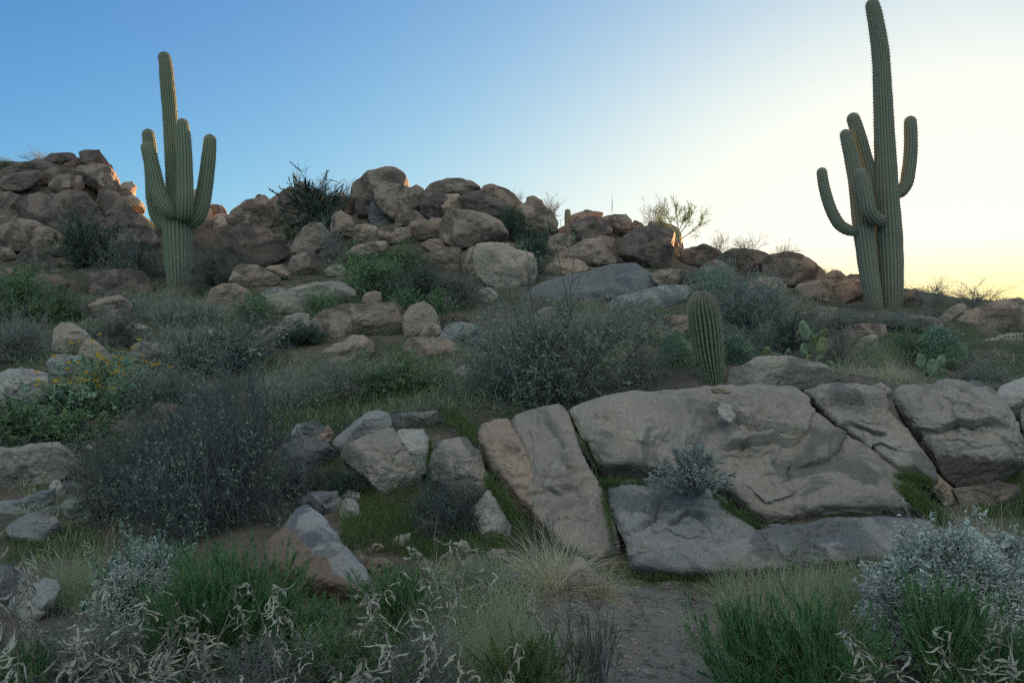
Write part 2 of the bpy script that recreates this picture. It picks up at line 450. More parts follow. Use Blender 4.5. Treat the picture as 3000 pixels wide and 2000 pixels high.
R('dark', 25.0, [-25,525,60,506,112,499,121,517,95,547,60,562,0,563,-25,563], 'second long slab under the thin one at the left edge', G1, p=3)
R('dark', 24.6, [-25,568,30,561,60,578,59,612,50,637,10,642,-25,642], 'blocky dark boulder at the left edge of the outcrop', G1, p=3)
R('dark', 24.2, [55,600,80,570,120,562,145,573,200,558,250,565,288,605,312,645,318,700,250,735,180,735,120,680,60,640], 'great smooth purple grey boulder filling the middle of the left outcrop', G1, thick=0.9)
R('dark', 24.6, [290,555,345,568,368,600,412,638,440,668,468,707,450,740,380,760,325,735,298,640,284,600], 'steep dark boulder at the right foot of the left outcrop', G1, p=3)
R('brown', 22.6, [-25,638,40,634,100,648,160,678,206,720,200,747,175,757,110,737,60,737,20,727,-25,722], 'long overhanging boulder with pale top at the left edge, below the outcrop', G1)
R('brown', 22.2, [-25,720,30,728,46,745,42,765,0,770,-25,765], 'small boulder at left edge tucked under the overhanging pale topped one', G1)
R('dark', 21.8, [45,750,85,722,120,733,150,750,178,777,170,800,120,800,60,790], 'split boulder in shade under the overhanging pale topped one', G1)
R('brown', 20.8, [-25,785,20,780,45,800,40,830,0,838,-25,830], 'low rounded boulder at the left edge above the green bushes', G1)
R('dark', 19.6, [225,850,245,805,300,798,340,793,380,787,417,795,434,815,448,850,400,880,300,885,236,870], 'broad flat topped boulder left of the base of the left saguaro', G4)
R('tan', 17.2, [595,895,622,848,658,833,692,834,720,850,748,890,755,935,680,945,620,935], 'smooth domed boulder right of the base of the left saguaro', G4)
R('tan', 14.6, [297,937,318,906,342,908,367,935,355,965,308,965], 'small tan boulder half hidden in the bushes below the left saguaro', G4)
R('grey', 13.6, [358,968,375,945,410,947,447,965,432,992,380,992], 'small grey boulder below the tan one in the left bushes', G4)
R('cream', 12.0, [137,1000,148,965,170,947,207,948,247,970,270,997,266,1017,230,1048,190,1048,150,1036], 'egg shaped tan boulder on the left slope', G4)
R('cream', 11.4, [221,1015,240,997,277,997,297,1015,322,1040,340,1070,310,1092,270,1082,235,1055], 'pointed cream boulder leaning on the egg shaped one', G4)
R('slate', 11.1, [138,1062,160,1040,200,1040,240,1045,288,1077,272,1100,200,1105,150,1095], 'low dark boulder just above the yellow flowers', G4)
R('white', 9.8, [-30,1110,30,1085,90,1083,132,1095,142,1140,127,1165,70,1190,35,1210,5,1205,-30,1200], 'large pale boulder at the left edge beside the yellow flowers', G4, thick=0.9)
R('grey', 12.0, [366,1052,385,1015,420,1000,462,1005,482,1030,474,1070,400,1078], 'rounded grey boulder behind the yellow flowered bush', G4)
R('grey', 7.6, [-30,1318,40,1314,120,1304,168,1299,198,1320,220,1350,212,1377,170,1400,110,1425,50,1440,-30,1440], 'large grey ledge boulder with a dark stain at the lower left edge', G6, thick=0.9)
R('white', 6.75, [147,1422,160,1404,178,1409,185,1422,172,1446,150,1444], 'small upright whitish stone on the lower left rocks', G6)
R('slate', 6.9, [-30,1475,40,1468,80,1458,120,1440,152,1438,163,1456,132,1484,80,1506,20,1520,-30,1525], 'long diagonal slab at the left edge under the whitish stone', G6, p=3)
R('slate', 7.2, [160,1452,180,1420,212,1410,250,1422,246,1455,200,1475,165,1472], 'grey block just right of the small whitish stone', G6, p=3)
R('slate', 6.75, [108,1502,140,1485,180,1478,188,1497,165,1518,118,1518], 'flat stone between the diagonal slab and the big lichen slab', G6)
R('lichen', 6.6, [165,1512,190,1470,240,1453,302,1453,335,1480,320,1518,288,1530,240,1550,190,1565,163,1545], 'big lichen crusted slab left of the dark tangled bush', G6)
R('slate', 6.2, [18,1537,60,1508,122,1503,163,1517,178,1547,172,1575,146,1602,100,1608,40,1592], 'rounded bluish stone under the lichen crusted slab', G6)
R('blue', 4.9, [-40,1668,20,1660,72,1688,104,1702,84,1735,40,1768,-40,1790], 'dark bluish stone at the lower left edge behind the dry weeds', G6)
R('slate', 4.7, [30,1765,80,1725,132,1698,170,1710,156,1765,122,1800,60,1828,20,1830], 'pale grey stone behind the dry weeds, lower left', G6)

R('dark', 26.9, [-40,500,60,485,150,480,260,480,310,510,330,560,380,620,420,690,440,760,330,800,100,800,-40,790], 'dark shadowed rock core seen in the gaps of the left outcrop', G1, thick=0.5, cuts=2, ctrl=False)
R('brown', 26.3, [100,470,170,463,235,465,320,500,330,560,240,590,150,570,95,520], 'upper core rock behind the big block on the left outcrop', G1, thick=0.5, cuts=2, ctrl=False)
# middle skyline pile
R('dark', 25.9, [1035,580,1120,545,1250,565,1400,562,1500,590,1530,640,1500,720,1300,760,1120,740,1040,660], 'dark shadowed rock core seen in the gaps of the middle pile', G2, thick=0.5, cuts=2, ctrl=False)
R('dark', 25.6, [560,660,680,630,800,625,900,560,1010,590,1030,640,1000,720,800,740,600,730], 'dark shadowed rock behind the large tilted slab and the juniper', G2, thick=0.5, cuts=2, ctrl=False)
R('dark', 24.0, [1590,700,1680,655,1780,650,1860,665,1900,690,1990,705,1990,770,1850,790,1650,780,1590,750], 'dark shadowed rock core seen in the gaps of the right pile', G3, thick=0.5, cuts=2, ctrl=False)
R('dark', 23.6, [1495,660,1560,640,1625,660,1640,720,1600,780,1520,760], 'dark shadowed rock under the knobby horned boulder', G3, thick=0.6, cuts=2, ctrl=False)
R('tan', 26.2, [560,700,563,580,567,559,582,556,602,590,619,620,620,668,600,690], 'upright tan boulder just right of the left saguaro waist', G2)
R('brown', 26.6, [608,627,620,599,650,603,664,620,665,636,640,645,612,645], 'small rounded boulder on the skyline between the saguaro and the tilted slab', G2)
R('tan', 25.4, [618,640,630,625,682,628,702,650,692,680,650,682,622,680], 'low tan boulder left of the large tilted slab', G2)
R('brown', 24.6, [666,640,690,600,722,589,746,587,752,574,777,576,792,600,802,640,790,666,735,667,700,662,672,654], 'large tilted slab boulder with a notch on its top edge', G2, p=3)
R('brown', 24.7, [780,590,820,565,847,552,880,558,898,620,866,655,830,664,790,664,783,625], 'smooth boulder joined to the right end of the large tilted slab', G2, p=3)
R('dark', 22.6, [562,705,620,675,682,664,762,667,812,680,838,715,838,745,800,770,740,785,680,785,600,780,562,750], 'wide low whaleback boulder right of the left saguaro trunk', G2)
R('brown', 24.9, [864,535,880,529,896,534,904,560,882,572,868,558], 'small pointed boulder above the dark green juniper', G2)
R('brown', 25.2, [978,572,1003,563,1021,588,1024,625,1000,640,978,620], 'boulder at the right end of the dark green juniper', G2)
R('brown', 25.0, [1029,562,1038,530,1080,505,1120,494,1157,490,1182,505,1200,540,1182,560,1120,560,1095,567,1060,580,1033,577], 'highest boulder of the middle skyline pile, sloping top', G2, thick=1.1, facets=[(.94,-.3,.1,.85)])
R('brown', 23.9, [1099,556,1120,539,1166,536,1207,550,1227,595,1230,612,1190,632,1150,645,1124,622,1103,592], 'big round boulder leaning below the highest one in the middle pile', G2, thick=0.9)
R('dark', 24.3, [1040,582,1095,568,1108,602,1082,625,1062,655,1047,625], 'cracked brown block under the left end of the highest boulder', G2, p=3)
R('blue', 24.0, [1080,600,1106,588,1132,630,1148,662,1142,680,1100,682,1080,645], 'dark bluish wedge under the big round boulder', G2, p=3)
R('brown', 23.1, [1146,662,1168,630,1216,618,1243,640,1238,660,1190,675,1154,682], 'boulder under the big round one, half covered', G2)
R('tan', 22.1, [1193,672,1208,650,1240,644,1255,650,1264,639,1297,641,1303,668,1280,690,1240,702,1203,697], 'lumpy tan boulder left of the big overhanging boulder', G2)
R('tan', 21.9, [1136,692,1160,673,1197,664,1208,690,1182,712,1143,712], 'low tan boulder at the left foot of the lumpy one', G2)
R('brown', 24.5, [1238,560,1260,539,1310,524,1345,524,1365,531,1376,527,1402,545,1408,567,1370,574,1330,567,1280,573,1243,576], 'long capstone on the skyline right of the highest boulder', G2, p=3)
R('brown', 25.2, [1205,550,1221,541,1240,555,1238,580,1220,585], 'tiny boulder wedged between the highest boulder and the long capstone', G2)
R('dark', 23.8, [1228,587,1250,569,1290,567,1330,572,1322,615,1292,642,1260,644,1238,622], 'dark varnished boulder under the left half of the long capstone', G2)
R('tan', 23.7, [1285,574,1340,568,1373,605,1358,620,1320,632,1300,625], 'tan wedge beside the dark varnished boulder under the capstone', G2)
R('dark', 23.5, [1348,582,1380,565,1407,564,1432,575,1482,595,1513,612,1508,645,1470,665,1420,655,1380,637,1363,610], 'broad dark boulder below the right end of the capstone', G2)
R('brown', 24.6, [1405,567,1420,551,1440,544,1482,554,1507,570,1517,590,1532,595,1543,612,1512,645,1470,630,1420,600], 'domed boulder on the skyline right of the long capstone', G2)
R('brown', 21.6, [1293,672,1299,640,1310,627,1326,619,1386,621,1432,635,1467,655,1481,680,1477,707,1430,718,1395,716,1350,728,1310,716,1291,697], 'big overhanging boulder with a shaded pitted underside, centre of the pile', G2, thick=1.1)
R('tan', 21.2, [1228,718,1258,702,1292,701,1302,722,1282,742,1245,738], 'small boulder under the left end of the overhanging boulder', G2)
R('brown', 20.7, [1210,765,1258,740,1300,725,1347,728,1354,748,1353,800,1300,815,1240,805], 'sloping boulder left of the crack under the overhanging boulder', G2, p=3)
R('brown', 20.5, [1353,747,1370,730,1402,719,1410,780,1405,822,1364,815,1352,780], 'boulder right of the crack, behind the big pale round boulder', G2, p=3)
R('cream', 18.6, [1391,742,1399,721,1440,714,1472,721,1512,737,1552,744,1567,765,1570,800,1562,832,1537,852,1480,858,1430,838,1398,812,1390,772], 'big pale round boulder with a brown stain, lowest of the middle pile', G2, thick=1.1, cuts=3)
R('tan', 23.0, [1493,642,1499,615,1540,600,1545,584,1562,578,1587,589,1597,605,1617,620,1635,652,1622,684,1590,700,1570,685,1535,675,1508,665], 'knobby tan boulder with a horn on the skyline', G2)
R('brown', 20.2, [853,722,868,690,888,669,915,654,942,659,963,687,963,722,920,742,890,748,858,735], 'tan boulder behind a bare dark bush, left of the middle pile', G2)
R('tan', 21.2, [968,662,973,629,1000,621,1027,634,1043,660,1034,692,990,698,970,685], 'pale boulder at the right foot of the dark juniper', G2)
R('tan', 20.6, [1038,672,1049,659,1080,657,1102,664,1110,690,1082,700,1043,692], 'small rounded boulder beneath the dark bluish wedge', G2)
R('brown', 20.3, [1032,697,1048,685,1090,689,1110,700,1108,720,1050,722], 'low boulder under the small rounded one near the bluish wedge', G2)
R('tan', 19.0, [1017,742,1038,722,1080,710,1127,706,1150,718,1122,734,1080,746,1038,755], 'flat tan boulder on the green slope left of centre', G4)

# right skyline pile
R('tan', 24.4, [1662,655,1678,630,1720,616,1767,625,1767,637,1740,650,1700,662], 'flat boulder with a small overhanging lip on the right skyline', G3, p=3)
R('dark', 23.2, [1676,662,1688,645,1730,634,1782,644,1799,667,1787,685,1740,697,1720,712,1682,710], 'cracked dark boulder below the lipped one on the right skyline', G3)
R('brown', 23.7, [1762,637,1800,629,1832,627,1847,645,1860,680,1800,685,1770,660], 'smooth boulder in the middle of the right skyline pile', G3)
R('brown', 24.0, [1845,665,1859,645,1882,655,1896,682,1870,692,1850,686], 'small pointed boulder on the right skyline pile', G3)
R('brown', 21.6, [1602,722,1608,695,1640,687,1672,687,1686,720,1672,740,1640,750,1612,745], 'cube shaped boulder at the left foot of the right pile', G3, p=4)
R('brown', 21.0, [1620,765,1658,735,1710,704,1762,692,1830,688,1828,722,1818,758,1785,775,1720,780,1655,782], 'long wedge boulder rising to the right in the right pile', G3, p=3, thick=0.8)
R('tan', 19.6, [1587,805,1603,775,1640,759,1682,757,1712,768,1723,787,1692,800,1640,812,1598,832], 'pale low boulder under the left end of the long wedge', G3)
R('dark', 21.0, [1818,745,1828,690,1860,671,1900,664,1962,679,1988,700,1998,732,1983,775,1960,792,1910,787,1850,777,1822,765], 'massive dark boulder at the right end of the right pile', G3, thick=0.9)
R('tan', 22.6, [1896,667,1904,651,1936,649,1982,664,1996,690,1998,725,1960,712,1920,692,1898,680], 'tan boulder behind the massive dark one, beside the small tree', G3)
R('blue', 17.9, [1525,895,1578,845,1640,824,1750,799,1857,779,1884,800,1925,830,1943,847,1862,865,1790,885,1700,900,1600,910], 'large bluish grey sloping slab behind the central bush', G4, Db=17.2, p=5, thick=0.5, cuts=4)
R('slate', 16.9, [1768,885,1860,864,1943,845,2012,837,2018,862,2002,880,1940,895,1882,908,1800,912], 'lower layered slab with a black gap above it, right of centre', G4, Db=16.4, p=4, thick=0.6)
R('brown', 17.3, [1906,802,1940,789,2002,789,2012,815,2002,838,1940,842,1922,828], 'thin slab wedged above the layered slab', G4, p=3)
R('dark', 17.1, [1995,792,2020,781,2062,790,2083,815,2081,850,2040,867,2018,855,2003,822], 'tilted dark block leaning on the thin wedged slab', G4, p=3)
R('brown', 19.2, [2052,785,2073,765,2102,761,2142,780,2174,797,2165,822,2100,822,2078,812], 'low rounded boulder right of the tilted dark block', G4)
R('dark', 22.2, [1990,735,2040,724,2060,716,2090,730,2118,742,2115,790,2005,790], 'low dark boulder on the skyline right of the small tree', G3)
R('dark', 22.0, [2100,755,2150,730,2202,732,2262,742,2258,800,2115,805], 'low dark boulder on the skyline under the twiggy shrubs', G3)
R('tan', 14.0, [1915,940,1958,925,2022,924,2045,960,2035,1005,1950,1005,1918,970], 'smooth boulder just behind the barrel cactus on its left', G4)
R('brown', 20.0, [2236,770,2258,748,2310,740,2347,744,2382,765,2413,795,2430,815,2420,835,2350,840,2290,835,2242,810], 'big domed boulder on the skyline left of the right saguaro', G3)
R('brown', 20.6, [2415,805,2440,791,2462,794,2478,810,2474,835,2428,835], 'small boulder on the skyline next to the big dome', G3)
R('brown', 20.1, [2470,815,2490,804,2527,805,2533,835,2478,845], 'small boulder touching the left trunk of the right saguaro', G3)
R('brown', 19.1, [2326,855,2350,829,2410,822,2472,824,2523,840,2540,872,2505,905,2420,908,2345,890], 'wide low boulder at the left foot of the right saguaro', G4)
R('dark', 18.6, [2637,870,2660,854,2681,846,2698,858,2716,882,2685,905,2640,905], 'dark pointed mound at the right foot of the right saguaro', G4)
R('cream', 16.0, [2750,935,2780,905,2815,889,2838,894,2823,917,2790,940,2762,947], 'pale narrow stone tilted upward on the right slope', G4)
R('tan', 16.8, [2780,960,2828,912,2880,899,2922,884,2962,878,3060,880,3060,1010,2900,1012,2810,990], 'large pale boulder on the skyline at the right edge', G4)
R('cream', 14.6, [2800,1060,2850,1010,2930,985,3050,975,3050,1085,2900,1095], 'pale sloping boulder at the right edge below the large skyline one', G4)
R('tan', 15.4, [2630,960,2670,925,2740,928,2772,952,2745,985,2660,988], 'low tan boulder left of the pale tilted stone on the right slope', G4)
R('brown', 13.2, [2466,980,2490,955,2540,947,2592,951,2598,977,2562,1003,2488,1008], 'pinkish boulder behind the purple bare bush', G4)
R('grey', 12.6, [2506,1018,2525,990,2555,979,2582,990,2581,1015,2552,1035], 'small round pale stone in front of the pinkish boulder', G4)
R('grey', 17.0, [1403,852,1430,841,1454,855,1458,885,1420,892,1400,875], 'small grey boulder under the big pale round boulder', G4)

# boulders on the slope
R('grey', 15.6, [836,848,870,838,920,828,960,825,1012,827,1043,840,1034,868,950,882,876,872], 'long low pale boulder among green bushes, mid slope', G4)
R('slate', 15.3, [765,862,785,845,812,841,838,850,824,868,785,874], 'small flat grey stone above the pale triangular boulder', G4)
R('grey', 14.8, [776,885,800,862,826,854,882,861,904,880,888,915,820,920,783,908], 'pale triangular boulder on the mid slope', G4)
R('tan', 14.1, [1055,882,1068,862,1100,852,1117,860,1118,885,1090,900,1060,900], 'small tan stone perched above the long mid slope boulder', G4)
R('brown', 13.0, [895,955,930,919,980,901,1040,894,1102,892,1153,905,1174,935,1185,970,1150,995,1080,997,1000,992,926,980], 'long whaleback boulder in the middle of the slope', G4)
R('brown', 13.5, [1098,895,1124,886,1161,891,1187,908,1191,945,1170,960,1145,925], 'rounded boulder behind the right end of the whaleback', G4)
R('cream', 12.8, [1183,952,1189,915,1205,894,1241,888,1262,899,1283,930,1288,955,1252,970,1225,992,1188,988], 'upright cream boulder with dark spots, right of the whaleback', G4)
R('tan', 12.4, [1225,985,1243,955,1265,944,1289,955,1293,980,1260,997], 'small stone at the right foot of the upright cream boulder', G4)
R('brown', 13.6, [1282,938,1310,924,1356,921,1373,940,1355,957,1300,962], 'low brown boulder behind the cracked grey one, centre slope', G4)
R('slate', 12.3, [1286,990,1308,955,1350,944,1402,954,1430,985,1426,1025,1370,1037,1310,1027], 'rounded grey boulder with cracks at centre slope', G4)
R('tan', 11.7, [1182,1014,1198,995,1240,986,1302,987,1338,1010,1352,1040,1280,1062,1205,1052], 'smooth tan dome below the upright cream boulder', G4)
R('tan', 11.8, [935,1035,978,1010,1030,984,1062,983,1094,1010,1085,1050,1000,1068,945,1060], 'tan sloping boulder behind the pale green shrub', G4)
R('grey', 13.3, [801,955,828,930,870,917,903,919,910,955,870,970,815,970], 'small pale boulder left of the whaleback', G4)
R('tan', 18.1, [662,815,678,785,710,774,752,779,792,800,824,817,795,835,730,840,675,835], 'tan lozenge boulder right of the left saguaro', G4)
R('tan', 18.5, [762,792,788,779,827,777,852,790,848,808,812,816], 'low pale boulder behind the tan lozenge', G4)
R('brown', 19.2, [845,775,858,750,900,734,923,739,925,785,908,810,880,812,850,800], 'brown block below the tan boulder with the bare dark bush', G4, p=3)
R('grey', 18.6, [950,795,968,778,1002,776,1016,792,1003,810,962,810], 'small pale round boulder in the mid slope bushes', G4)

R('white', 10.7, [1318,1086,1350,1071,1400,1069,1428,1082,1402,1100,1340,1102], 'flat pale stone in the dark shrubs left of the great central bush', G4)
R('white', 13.6, [592,976,625,960,652,969,642,992,605,995], 'small whitish stone in the grey bush below the left saguaro', G4)
R('grey', 12.6, [745,975,790,955,835,962,850,985,810,1000,755,998], 'low grey boulder left of the whaleback boulder, behind twigs', G4)
R('dark', 18.9, [60,830,110,800,170,805,205,835,170,865,90,868], 'low dark boulder between the green shrubs below the left outcrop', G4)
R('brown', 22.4, [1060,700,1095,672,1140,680,1150,712,1110,730,1070,724], 'brown boulder below the dark bluish wedge in the middle pile', G2)
R('tan', 21.0, [1440,735,1470,712,1500,716,1512,742,1480,760,1450,758], 'small tan boulder behind the big pale round boulder', G2)
R('tan', 17.6, [2180,835,2230,812,2290,815,2318,842,2280,866,2200,864], 'low tan boulder in the brush below the big domed skyline boulder', G4)
R('brown', 15.2, [250,903,288,872,350,866,388,890,374,925,278,926], 'low brown boulder in the grey brush left of the left saguaro', G4)
R('tan', 13.9, [465,1002,498,977,545,974,574,998,550,1026,482,1026], 'tan boulder in the twiggy bush straight below the left saguaro', G4)
R('grey', 12.2, [636,1064,678,1032,740,1034,766,1062,722,1090,652,1090], 'grey boulder left of the tan sloping boulder', G4)
R('tan', 14.4, [1395,963,1438,935,1492,937,1512,965,1472,992,1408,990], 'tan boulder right of the cracked grey one at centre slope', G4)
R('brown', 11.2, [1075,1089,1118,1062,1172,1064,1195,1090,1152,1114,1086,1112], 'brown stone in the green shrub below the smooth tan dome', G4)
R('brown', 17.4, [1285,884,1328,861,1387,866,1404,895,1352,918,1296,912], 'low brown boulder under the left of the big pale round boulder', G4)
R('tan', 13.4, [1555,930,1598,900,1662,901,1695,928,1652,955,1575,952], 'low tan boulder showing above the great central bush', G4)
R('brown', 14.9, [2345,930,2398,899,2462,903,2486,935,2432,958,2366,956], 'low brown boulder in the brush between the tall prickly pear and the right saguaro', G4)
R('tan', 12.2, [2600,1050,2640,1022,2700,1020,2730,1045,2690,1068,2615,1068], 'low tan stone left of the small prickly pear', G4)
# the cracked ledge
S3 = R('grey', 7.15, [1666,1214,1720,1188,1850,1164,2010,1152,2090,1143,2200,1136,2330,1140,2372,1170,2397,1212,2475,1280,2570,1338,2640,1402,2688,1460,2722,1502,2708,1514,2600,1502,2450,1506,2300,1530,2252,1540,2205,1518,2142,1462,2068,1412,1960,1396,1850,1380,1762,1380,1734,1338,1694,1262],
       'huge cracked granite slab, largest rock of the front ledge', G5, name='rock_slab', Db=6.25, lines=[
         (.05, .06, [2078,1230,2120,1238,2155,1256,2190,1281,2230,1289,2300,1292,2356,1304,2374,1270,2387,1240,2396,1212]),
         (.045, .045, [2120,1352,2165,1336,2215,1331,2262,1319,2330,1327,2356,1306]),
         (.045, .05, [2340,1398,2378,1386,2422,1378,2452,1350,2472,1300,2466,1268]),
         (.03, .035, [2180,1440,2240,1500,2330,1480,2322,1442,2312,1410,2326,1378]),
         (.04, .03, [2060,1172,2085,1166,2116,1163,2142,1174]),
         (.03, .02, [1700,1300,1760,1318,1830,1312,1900,1330,1990,1325]),
         (.025, .02, [1740,1240,1800,1262,1850,1255])], p=6, thick=0.45, cuts=0, front=0.16, ter=0.055, grow=0.992, edge=0.018, sm=2, fract=4, cat='rock slab')
for i, (mt, d0, d1, pl) in enumerate([
        ('tan', 6.76, 6.74, [2080,1143,2100,1139,2148,1147,2140,1154,2085,1152]),
        ('white', 6.67, 6.62, [2100,1195,2118,1180,2140,1190,2158,1222,2140,1242,2112,1225])]):
    fo = R(mt, d0, pl, None, name='flake', parent=S3, Db=d1, p=9, thick=0.10, cuts=0, ctrl=False, front=0.03, rough=0.8, ter=0.02, edge=0.10, sm=1, grow=1.0)
R('grey', 7.15, [2343,1150,2420,1136,2530,1142,2592,1166,2607,1212,2645,1255,2702,1332,2742,1382,2754,1418,2740,1434,2708,1408,2680,1388,2630,1385,2562,1331,2472,1271,2398,1206,2370,1172],
  'slanting granite block between the huge slab and the right block', G5, name='rock_slab', Db=6.4, lines=[(.07, .06, [2385,1208,2420,1200,2450,1196,2500,1204,2560,1206,2612,1218]), (.03, .03, [2440,1270,2500,1268,2560,1290,2600,1300]), (.03, .02, [2520,1330,2580,1322,2640,1350])], p=6, thick=0.7, cuts=0, front=0.12, ter=0.045, grow=0.985, edge=0.02, sm=2, fract=3, cat='rock slab')
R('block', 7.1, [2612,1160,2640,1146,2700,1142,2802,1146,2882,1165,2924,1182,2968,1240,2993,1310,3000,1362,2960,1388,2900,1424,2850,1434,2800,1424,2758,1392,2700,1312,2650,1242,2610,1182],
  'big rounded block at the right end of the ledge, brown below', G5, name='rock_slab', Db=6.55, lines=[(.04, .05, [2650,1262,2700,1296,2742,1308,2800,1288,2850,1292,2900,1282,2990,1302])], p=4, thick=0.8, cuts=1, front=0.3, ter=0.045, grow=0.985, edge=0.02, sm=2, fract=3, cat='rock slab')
R('brown', 6.5, [2795,1432,2850,1428,2920,1412,2990,1428,3000,1470,2930,1495,2835,1495], 'low brown stone under the big right block', G6)
R('tan', 6.55, [2700,1400,2745,1390,2790,1430,2830,1490,2790,1500,2745,1455], 'low dark stone in the grass between slanting block and right block', G6)
R('grey', 8.0, [2093,1140,2118,1085,2178,1075,2215,1048,2242,1046,2312,1046,2380,1062,2415,1072,2452,1110,2485,1140,2400,1160,2250,1165,2130,1160], 'rough gabled boulder on top of the huge slab beside the barrel cactus', G5, thick=0.7)
R('grey', 7.35, [2535,1146,2560,1130,2582,1121,2612,1140,2618,1158,2587,1172,2555,1168], 'small pyramid stone at the head of the dark crack', G5)
R('slate', 8.3, [2775,1145,2820,1122,2860,1117,2897,1135,2918,1158,2892,1180,2828,1175], 'low grey boulder behind the big right block', G4)
R('white', 7.2, [2916,1162,2930,1134,2980,1114,3045,1090,3045,1185,2960,1200,2923,1188], 'pale smooth boulder at the right edge above a dark hollow', G5, thick=1.2)
R('slate', 7.15, [2990,1200,3045,1165,3045,1340,3008,1300,2992,1240], 'grey boulder cut by the right edge of the picture', G5)
R('grey', 7.05, [1488,1246,1508,1219,1560,1205,1642,1198,1668,1230,1692,1300,1722,1370,1767,1460,1792,1520,1817,1570,1826,1640,1740,1655,1640,1612,1560,1530,1536,1474,1556,1390,1528,1322,1500,1272],
  'tall leaning granite slab left of the grassy crack', G5, name='rock_slab', Db=5.95, lines=[(.022, .018, [1530,1482,1575,1470,1615,1462,1660,1482]), (.018, .012, [1640,1398,1720,1412]), (.02, .012, [1600,1560,1680,1545,1740,1570])], p=6, thick=0.7, cuts=0, front=0.15, ter=0.045, grow=0.985, edge=0.02, sm=2, fract=3, cat='rock slab')
R('tan', 7.0, [1395,1282,1408,1255,1450,1236,1487,1234,1503,1262,1532,1322,1562,1374,1604,1455,1622,1535,1560,1515,1530,1500,1488,1445,1438,1374,1402,1312],
  'narrow leaning slab with rounded top, joined to the tall leaning one', G5, name='rock_slab', Db=6.25, p=5, thick=0.8, cuts=0, front=0.17, ter=0.045, grow=0.985, edge=0.02, sm=2, fract=3, cat='rock slab')
R('slate', 6.35, [1776,1442,1800,1419,1880,1413,2002,1417,2062,1432,2122,1475,2184,1522,2234,1568,2252,1604,2150,1650,1950,1672,1838,1652,1822,1594,1788,1502],
  'bluish half dome slab at the foot of the huge slab', G5, name='rock_slab', Db=5.85, lines=[(.035, .04, [1840,1592,1860,1574,1902,1546,1922,1492,1906,1476]), (.025, .03, [1950,1560,2010,1530,2080,1540])], p=5, thick=0.6, cuts=0, front=0.15, ter=0.045, grow=0.985, edge=0.02, sm=2, fract=3, cat='rock slab')
R('slate', 5.97, [1828,1632,1950,1642,2150,1604,2260,1560,2450,1538,2602,1530,2722,1538,2764,1572,2752,1606,2650,1648,2500,1674,2200,1698,1950,1695,1848,1680],
  'long pale low ledge along the edge of the gravel path', G5, name='rock_slab', Db=5.58, p=6, thick=0.8, cuts=0, front=0.15, ter=0.045, grow=0.985, edge=0.02, sm=2, fract=3, cat='rock slab')
R('grey', 6.75, [1268,1334,1283,1304,1340,1291,1367,1294,1388,1320,1408,1345,1424,1395,1428,1444,1412,1480,1385,1497,1348,1480,1318,1424,1273,1404,1263,1367], 'upright grey stone left of the narrow leaning slab', G5, p=3.5, Db=6.45, thick=0.8)
R('white', 6.35, [1372,1502,1400,1479,1432,1438,1453,1460,1484,1522,1509,1573,1503,1596,1440,1600,1388,1590,1367,1547], 'whitish block under the upright grey stone', G5, p=3.5, Db=6.1, thick=0.8)
R('grey', 7.0, [1008,1337,1023,1320,1080,1289,1125,1269,1152,1267,1168,1302,1204,1362,1232,1404,1235,1455,1190,1470,1120,1450,1072,1400,1038,1373,1013,1352], 'pale angular block with a dark stained lower edge', G5, p=3.5, Db=6.6, thick=0.8)
R('white', 6.95, [1159,1281,1170,1266,1242,1264,1253,1290,1256,1352,1254,1410,1238,1418,1205,1367,1180,1322], 'pale wedge right of the diagonal crack in the angular block', G5, p=4, Db=6.7, thick=1.0)
R('slate', 7.35, [977,1312,983,1285,1040,1239,1075,1214,1100,1201,1137,1214,1143,1240,1133,1268,1095,1284,1060,1300,1010,1324,983,1323], 'dark grey slab tilted up to the right above the pale angular block', G5, p=3, thick=0.9)
R('slate', 7.8, [1141,1234,1163,1214,1220,1208,1290,1203,1328,1209,1329,1228,1290,1246,1220,1268,1158,1264], 'flat grey stone behind the reddish shrub', G5)
R('tan', 7.5, [931,1287,944,1260,960,1246,977,1265,981,1287,966,1302,939,1300], 'small egg shaped stone beside the tilted dark slab', G6)
R('slate', 7.8, [851,1270,868,1245,920,1233,948,1250,938,1280,900,1298,857,1290], 'low rounded stone left of the small egg shaped one', G6)
R('blue', 7.2, [795,1335,828,1300,900,1286,952,1300,1000,1340,1004,1370,960,1395,870,1400,805,1385], 'dark blue dome beside the tangled bush', G6)
R('white', 6.35, [1001,1472,1025,1462,1047,1475,1062,1510,1070,1527,1062,1549,1035,1545,1008,1533,997,1502], 'broken white stone with a pale face', G6, p=3.2)
R('white', 6.6, [986,1447,1020,1434,1052,1444,1057,1462,1035,1471,998,1465], 'small white chip above the broken white stone', G6)
R('slate', 6.5, [895,1452,940,1439,987,1444,1008,1480,1008,1525,980,1520,940,1505,902,1486], 'grey stone left of the broken white stone', G6, p=3)
R('blue', 6.4, [875,1472,905,1444,938,1480,948,1503,920,1516,882,1500], 'small dark stone at the edge of the tangled bush', G6)
R('painted', 5.55, [785,1605,828,1570,880,1508,902,1503,944,1540,974,1590,1014,1630,1066,1682,1078,1715,1055,1755,1000,1745,930,1735,850,1715,795,1665], 'two tone stone, bluish white above and rusty brown below', G6, Db=4.95, p=5, thick=0.7, cuts=0, fract=1)
R('tan', 5.4, [1067,1657,1079,1639,1120,1634,1153,1650,1143,1670,1088,1676], 'tan stone right of the two tone stone', G6)
R('white', 5.85, [1147,1587,1164,1570,1202,1561,1204,1582,1182,1602,1153,1597], 'small whitish stone in the dark grass', G6)
R('tan', 6.05, [1205,1564,1238,1530,1292,1519,1302,1550,1288,1582,1228,1587], 'rounded stone under the dark bare shrub', G6)
